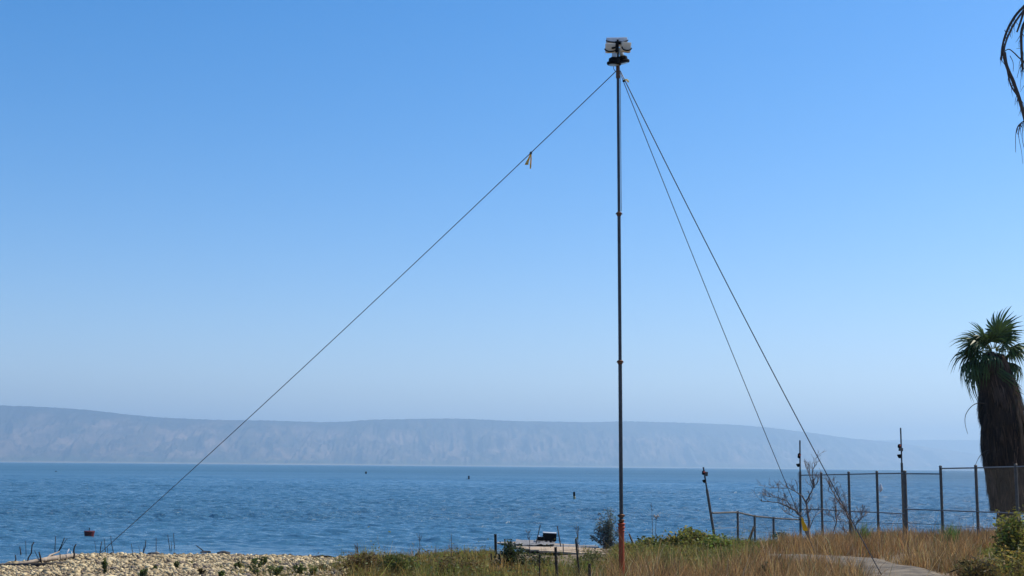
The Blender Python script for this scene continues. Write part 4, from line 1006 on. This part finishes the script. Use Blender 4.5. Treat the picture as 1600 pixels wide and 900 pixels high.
rgs = random.Random(4); b = MB()
for path_, m_ in (([(1601, 9), (1583, 30), (1572, 52), (1566, 74), (1564.5, 94)], 26), ([(1572, 100), (1582, 125), (1592, 152), (1603, 192)], 18), ([(1610, 20), (1597, 45), (1596, 75), (1598, 108)], 20), ([(1612, 182), (1598, 190), (1590, 198)], 12)):
    for k in range(m_):
        i = rgs.randrange(len(path_)-1); t = rgs.random(); a = at(path_[i][0]*(1-t)+path_[i+1][0]*t, path_[i][1]*(1-t)+path_[i+1][1]*t, 15.0)
        L_ = rgs.uniform(.05, .22); d = Vector((rgs.gauss(0, .25), rgs.gauss(0, .3), -1)).normalized(); b.tube([a, a+d*L_*.5+Vector((rgs.gauss(0, .01), 0, 0)), a+d*L_], [.005, .004, .001], 3, False)
b.build('frond_shreds', M['twig'], e2)['kind'] = 'stuff'
# ------------------------------------------------------------------ bare shrubs
def bare(name, limbs, Y, lab, seed, depth=3):
    rg = random.Random(seed); e = empty(name, at(*limbs[0][0][0], Y), lab, 'bare shrub')
    twigs = MB()
    def grow(p, d, L, r_, lv):
        P = [p]; n_ = 5
        for i in range(n_):
            d = (d+Vector((rg.gauss(0, .13), rg.gauss(0, .15), rg.gauss(.03, .10)))).normalized(); P.append(P[-1]+d*L/n_)
        twigs.tube(P, [max(.0042, r_*1.1*(1-.6*i/n_)) for i in range(n_+1)], 4, False)
        if lv <= 0: return
        for k in range(rg.choice((2, 3))):
            i = rg.randint(1, n_); dd = (d+Vector((rg.uniform(-1, 1), rg.uniform(-.8, .8), rg.uniform(-.3, .9)))*.8).normalized()
            grow(P[i], dd, L*rg.uniform(.45, .75), r_*.55, lv-1)
    for pts, r0, r1, nt_ in limbs:
        P = [at(a, b_, Y+rg.uniform(-.25, .25)*(i > 0)) for i, (a, b_) in enumerate(pts)]; Q = []
        for i in range(len(P)-1):
            for t in (0, .33, .66): Q.append(P[i].lerp(P[i+1], t)+Vector((rg.gauss(0, .012), 0, rg.gauss(0, .012))))
        Q.append(P[-1]); n_ = len(Q); b = MB(); b.tube(Q, [1.2*(r0+(r1-r0)*i/(n_-1)) for i in range(n_)], 6); b.build('limb', M['bark'], e, smooth=True)
        for k in range(int(nt_*2.3)):
            i = rg.randint(max(1, n_//5), n_-1); d = (Q[i]-Q[i-1]).normalized()
            grow(Q[i], (d+Vector((rg.uniform(-.8, .8), rg.uniform(-.8, .8), rg.uniform(-.1, .9)))).normalized(), rg.uniform(.14, .42), r1*.9, 2)
    o = twigs.build('twigs', M['bark'], e); o['kind'] = 'stuff'
bare('bare_shrub', [
 ([(1264, 842), (1264, 815), (1261, 797), (1259, 785), (1254, 776)], .04, .022, 2),
 ([(1259, 785), (1268, 768), (1272, 760), (1279, 750)], .026, .010, 4),
 ([(1272, 762), (1270, 745), (1272, 728), (1274, 718)], .017, .006, 4),
 ([(1270, 758), (1264, 740), (1258, 727)], .014, .005, 3),
 ([(1261, 838), (1256, 820), (1252, 808), (1245, 799), (1232, 792), (1217, 786), (1203, 783), (1193, 784)], .032, .010, 7),
 ([(1250, 805), (1240, 796), (1228, 782), (1217, 778), (1200, 776)], .022, .007, 7),
 ([(1254, 776), (1243, 768), (1232, 762), (1215, 762), (1202, 763)], .018, .006, 6),
 ([(1262, 836), (1266, 822), (1272, 808), (1280, 800)], .018, .007, 2),
 ([(1252, 810), (1236, 806), (1226, 799), (1217, 790)], .014, .005, 4)], 43.3, 'bare leafless shrub with long branches reaching left, at the tall fence corner', 5)
bare('bare_shrub', [
 ([(1336, 846), (1333, 828), (1326, 808), (1317, 792), (1306, 776), (1297, 762)], .032, .008, 10),
 ([(1341, 846), (1332, 822), (1321, 800), (1311, 786)], .022, .008, 6),
 ([(1334, 838), (1338, 820), (1346, 808), (1356, 801)], .018, .006, 5),
 ([(1330, 842), (1322, 832), (1312, 824)], .014, .005, 3)], 40.5, 'bare brown shrub with stems leaning left across the fence behind the thick guy wire', 8)
bare('bare_shrub', [
 ([(1300, 846), (1303, 830), (1307, 815), (1306, 800), (1304, 782)], .02, .012, 3),
 ([(1305, 815), (1300, 806), (1296, 803)], .012, .005, 2), ([(1306, 800), (1306, 790)], .03, .018, 0)], 42.0, 'small crooked bare stem standing between two fence posts', 12)

# ------------------------------------------------------------------ individual plants
def shrub(name, px, py, wpx, hpx, Y, lab, cat, seed, col, n=900, leaf=.03, elong=2.0, stems=7, fill=1.0, group=None, droop=0, flare=1.0):
    rg = np.random.default_rng(seed); s_ = Y/FPX; b0 = at(px, py, Y); gz = float(zg(b0.x, Y)); b0 = Vector((b0.x, Y, min(gz, b0.z)))
    e = empty(name, b0, lab, cat, group); topz = at(px, py-hpx, Y).z-b0.z; W_ = wpx*s_/2
    st = MB(); P = []
    for k in range(stems):
        a = rg.random()*6.28; rr = W_*math.sqrt(rg.random())*flare; tp = b0+Vector((rr*math.cos(a), rr*math.sin(a)*.8, topz*rg.uniform(.6, 1)*(1-.35*(rr/W_)**2)))
        m_ = b0.lerp(tp, .5)+Vector((rg.normal(0, .02), rg.normal(0, .02), .04)); pts = [b0+Vector((rg.normal(0, W_*.2), rg.normal(0, W_*.2), -.05)), m_, tp]
        st.tube(pts, [.008, .006, .002], 4, False)
        m = int(n/stems); t = rg.random(m)**.6; q0 = np.array(pts[0])[None]*(1-t[:, None])**2+2*np.array(m_)[None]*(t*(1-t))[:, None]+np.array(tp)[None]*(t**2)[:, None]
        P.append(q0+rg.normal(0, 1, (m, 3))*np.array([W_*.22, W_*.22, topz*.06])*fill)
    st.build('stems', M['twig'], e)['kind'] = 'stuff'
    P = np.concatenate(P); P[:, 2] = np.maximum(P[:, 2], b0.z+.01); m = len(P)
    V, F = leaf_quads(P, leaf*rg.uniform(.5, 1.3, m), rg, elong, droop); c = jitter(col, m, rg, .38); hl = rg.random(m) < .1; c[hl] = np.clip(c[hl]*1.6, 0, .3)
    props(np_mesh('foliage', V, F, M['leaf'], np.repeat(c, 4, 0), parent=e), kind='stuff')
def tuft(name, px, py, wpx, hpx, Y, lab, cat, seed, col, n=60, wid=.012, group=None):
    rg = np.random.default_rng(seed); s_ = Y/FPX; b0 = at(px, py, Y); gz = float(zg(b0.x, Y)); h0 = at(px, py-hpx, Y).z-gz
    r_ = np.stack([b0.x+rg.normal(0, wpx*s_*.18, n), Y+rg.normal(0, wpx*s_*.18, n), np.full(n, gz-.01)], 1)
    h = h0*rg.uniform(.45, 1.05, n); lean = rg.normal(0, wpx*s_*.30, (n, 2)); V, F = blades(r_, h, np.full(n, wid)*rg.uniform(.6, 1.3, n), lean, rg)
    props(np_mesh(name, V, F, M['leaf'], np.repeat(jitter(col, n, rg, .3), 5, 0)), lab, cat, group)
G1 = (.07, .10, .025); G2 = (.10, .14, .03); G3 = (.045, .06, .03); GY = (.20, .20, .05); GB = (.075, .10, .095)
shrub('feathery_bush', 951, 860, 46, 70, 33.5, 'tall airy grey-green bush against the water just left of the mast', 'bush', 1, (.10, .13, .12), 3000, .026, 2.4, 26, .5, flare=1.25)
shrub('leafy_bush', 1078, 868, 70, 46, 33.0, 'yellow-green leafy bush left of the leaning pole', 'bush', 2, (.19, .19, .04), 3000, .058, 1.6, 24, .9)
shrub('leafy_bush', 1116, 870, 54, 40, 32.0, 'leafy bush at the foot of the leaning pole', 'bush', 3, (.17, .20, .04), 2200, .05, 1.7, 16, .9)
shrub('leafy_bush', 1030, 868, 56, 34, 33.0, 'dull green bush right of the mast and left of the tall seed head', 'bush', 4, (.15, .155, .04), 2200, .046, 1.8, 16, 1.0)
shrub('leafy_bush', 993, 868, 44, 24, 32.5, 'low green bush immediately right of the mast foot', 'bush', 5, (.17, .17, .04), 1400, .04, 1.8, 12, 1.0)
shrub('leafy_bush', 1154, 864, 50, 24, 36.0, 'low green bush under the first post of the low fence', 'bush', 6, (.11, .14, .035), 1300, .045, 1.8, 12, 1.0)
shrub('leafy_bush', 1222, 850, 36, 22, 41.0, 'small dark green bush beneath the low fence by the upright pole', 'bush', 7, (.06, .085, .03), 700, .035, 1.8, 10, 1.0)
shrub('dark_bush', 800, 905, 46, 66, 25.0, 'dark green bush below the left end of the plank platform', 'bush', 8, (.035, .055, .02), 3600, .028, 2.0, 20, .9)
shrub('dark_bush', 842, 900, 60, 36, 25.5, 'low dark green bush under the middle of the plank platform', 'bush', 9, (.05, .07, .022), 1800, .026, 2.0, 16, 1.0)
shrub('weedy_bush', 925, 900, 60, 44, 26.0, 'olive weedy bush under the right end of the platform', 'bush', 10, (.085, .095, .03), 2000, .024, 2.2, 20, 1.0)
shrub('weedy_bush', 563, 906, 66, 50, 22.5, 'brown-green weedy bush where the pebble beach ends', 'bush', 11, (.12, .085, .03), 2600, .022, 2.8, 34, .8)
shrub('weedy_bush', 626, 906, 64, 44, 22.5, 'greener weedy bush right of the brown one at the beach end', 'bush', 12, (.08, .095, .022), 2600, .024, 2.6, 30, .8)
shrub('palm_foot_bush', 1592, 905, 76, 118, 26.0, 'large green bush at the right edge in front of the palm foot', 'bush', 13, (.20, .20, .04), 3600, .040, 2.4, 36, .8, flare=1.0)
shrub('weedy_bush', 716, 908, 80, 42, 22.0, 'brownish weedy bush below the lone thin stalk at the bottom edge', 'bush', 17, (.12, .09, .03), 2600, .02, 2.8, 34, .8)
shrub('palm_foot_bush', 1586, 935, 96, 92, 21.5, 'yellow-green leafy bush filling the bottom right corner', 'bush', 18, (.26, .21, .05), 2300, .03, 2.8, 34, .8)
shrub('palm_foot_bush', 1584, 862, 50, 62, 37.0, 'green shrub growing up around the palm trunk', 'bush', 14, (.08, .11, .03), 1400, .045, 2.0, 16, .8)
shrub('dark_seedling', 1191, 912, 24, 42, 21.5, 'small dark conifer-like seedling in the brown grass', 'plant', 15, (.03, .045, .018), 700, .016, 3.0, 9, .55, droop=-.5)
shrub('yucca_clump', 1524, 922, 84, 58, 20.5, 'dark spiky clump at the lower right in the dry grass', 'plant', 16, (.13, .10, .035), 700, .026, 6.0, 20, .7, droop=-.7)
tuft('reed_tuft', 1349, 862, 28, 50, 34.5, 'green reed tuft behind the path, crossed by the thick guy wire', 'reeds', 21, (.11, .18, .045), 110, .026)
tuft('reed_tuft', 1378, 855, 14, 22, 39.5, 'small reed tuft at the foot of the third tall fence post', 'reeds', 22, (.10, .15, .04), 44, .018)
tuft('reed_tuft', 1489, 856, 32, 42, 33.5, 'broad green reed tuft between the fence posts left of the palm', 'reeds', 23, (.10, .18, .05), 110, .024)
tuft('dry_stalks', 1544, 862, 24, 62, 35.2, 'pair of dry leaning stalks at the fence left of the palm', 'stalks', 24, (.10, .08, .05), 7, .014)
tuft('dry_stalks', 1434, 858, 10, 55, 39.0, 'single dry stalk leaning right of the thick fence post', 'stalks', 25, (.13, .09, .05), 3, .014)
for k, (px, py, w_, h_) in enumerate(((165, 897, 15, 27), (224, 905, 15, 20), (277, 889, 9, 14), (398, 900, 22, 36), (372, 892, 12, 20), (430, 903, 26, 28), (466, 900, 22, 24), (490, 902, 16, 18), (506, 893, 14, 14), (316, 899, 12, 12), (298, 884, 7, 8), (242, 893, 7, 9), (410, 884, 12, 20), (346, 905, 14, 16))):
    labs = ['bright green sprout on the pebbles below the guy wire foot', 'low green sprout at the bottom edge midway along the pebbles', 'small green sprout in the pebbles beneath the pale rounded rock', 'tallest green sprout on the right of the pebbles', 'slim green sprout left of the tallest one', 'green weed clump at the right of the pebble beach bottom', 'second green weed clump on the right pebbles', 'low weed clump near the driftwood stick', 'sprout just below the dark driftwood stick', 'tiny brownish sprout in the middle of the pebbles', 'tiniest sprout under the small pale rock', 'tiny sprout between the two leftmost green sprouts', 'upright sprout behind the tallest one at the water', 'low sprout at the bottom edge before the slim one']
    Yg = on_ground(px, py).y; shrub('beach_sprout', px, py, w_, h_, Yg, labs[k], 'sprout', 60+k, (.085, .12, .03) if k not in (9, 8) else (.12, .10, .04), 150+int(w_*8), .022, 2.6, 6, .55, 'green sprouts on the pebble beach')
# seed heads and tall stems
def tall_stem(px, ptop, pbot, Y, lab, seed, head=True, lean=0, branch=0):
    rg = random.Random(seed); a = at(px+lean, ptop, Y); c = at(px, pbot, Y); gz = float(zg(c.x, Y)); c.z = min(c.z, gz); s_ = Y/FPX
    e = empty('seed_stalk', c, lab, 'stalk', 'tall dry stalks above the weeds'); b = MB(); b.tube([c, c.lerp(a, .5)+Vector((.01, 0, 0)), a], [.009, .007, .005], 5); b.build('stem', M['twig'], e)
    if head:
        b = MB()
        for k in range(16):
            t_ = a+Vector((rg.uniform(-4.5, 4.5)*s_, rg.uniform(-4, 4)*s_, rg.uniform(-1.2, 1.8)*s_)); b.tube([a-Vector((0, 0, 5*s_)), t_], [.003, .004], 4); b.lathe(t_, [(.003, -.01), (.016, 0), (.003, .012)], 5)
        b.build('seed_head', M['log'], e)['kind'] = 'stuff'
    if branch:
        b = MB()
        for k in range(branch):
            p_ = c.lerp(a, rg.uniform(.3, .95)); d = Vector((rg.choice((-1, 1))*rg.uniform(2.5, 6)*s_, rg.uniform(-2, 2)*s_, rg.uniform(3, 8)*s_)); b.tube([p_, p_+d*.6, p_+d+Vector((0, 0, 2*s_))], [.006, .004, .002], 4, False)
        b.build('side_stems', M['twig'], e)['kind'] = 'stuff'
tall_stem(1021.5, 806, 862, 34, 'flat-topped seed head on a stalk right of the mast', 1, True, 4)
tall_stem(1020, 786, 862, 34.5, 'thin tall stalk just left of the flat-topped seed head', 2, False, -2, 2)
tall_stem(655, 835, 878, 29, 'branching dry stalk rising above the weeds in mid shore', 3, False, .5, 7)
tall_stem(705, 834, 878, 29, 'very thin lone stalk right of the branching one', 4, False, 0, 1)
tall_stem(828, 829, 870, 31, 'wispy branching stalk in front of the plank platform', 5, False, -2, 9)
tall_stem(904, 818, 862, 31.5, 'wispy stalk crossing the thin rod behind the platform', 6, False, -4, 5)
tall_stem(560, 848, 880, 27, 'wispy stalk over the first weedy bush', 7, False, -2, 8)
tall_stem(680, 858, 880, 28, 'short dry stalk left of the lone thin stalk', 8, False, 1, 3)
tall_stem(1031, 868, 905, 24, 'short brown stalk in the dry grass right of the mast', 9, False, 6, 1)
for k, (px, py, lab) in enumerate(((651.5, 874, 'small dark green cone-shaped plant below the branching stalk'), (713, 874, 'small dark green cone-shaped plant right of the lone thin stalk'))):
    shrub('cone_plant', px, py, 7, 15, 29, lab, 'plant', 90+k, (.035, .08, .02), 220, .018, 2.0, 5, .45)
def olive(px, py): pass

# ------------------------------------------------------------------ haze
b = MB(); x0, x1, y0, y1, z0, z1 = -30000, 30000, -6000, 26500, -6.0, 800.0
b.box(((x0+x1)/2, (y0+y1)/2, (z0+z1)/2), (x1-x0, y1-y0, z1-z0))
hm = bpy.data.materials.new('haze_air'); hm.use_nodes = True; n = hm.node_tree; n.nodes.clear()
ou = n.nodes.new('ShaderNodeOutputMaterial'); pv = n.nodes.new('ShaderNodeVolumePrincipled')
pv.inputs['Color'].default_value = (.53, .735, .915, 1); pv.inputs['Density'].default_value = 1.15e-4; pv.inputs['Anisotropy'].default_value = 0.35
n.links.new(pv.outputs[0], ou.inputs['Volume'])
props(b.build('haze', hm, None), kind='stuff')
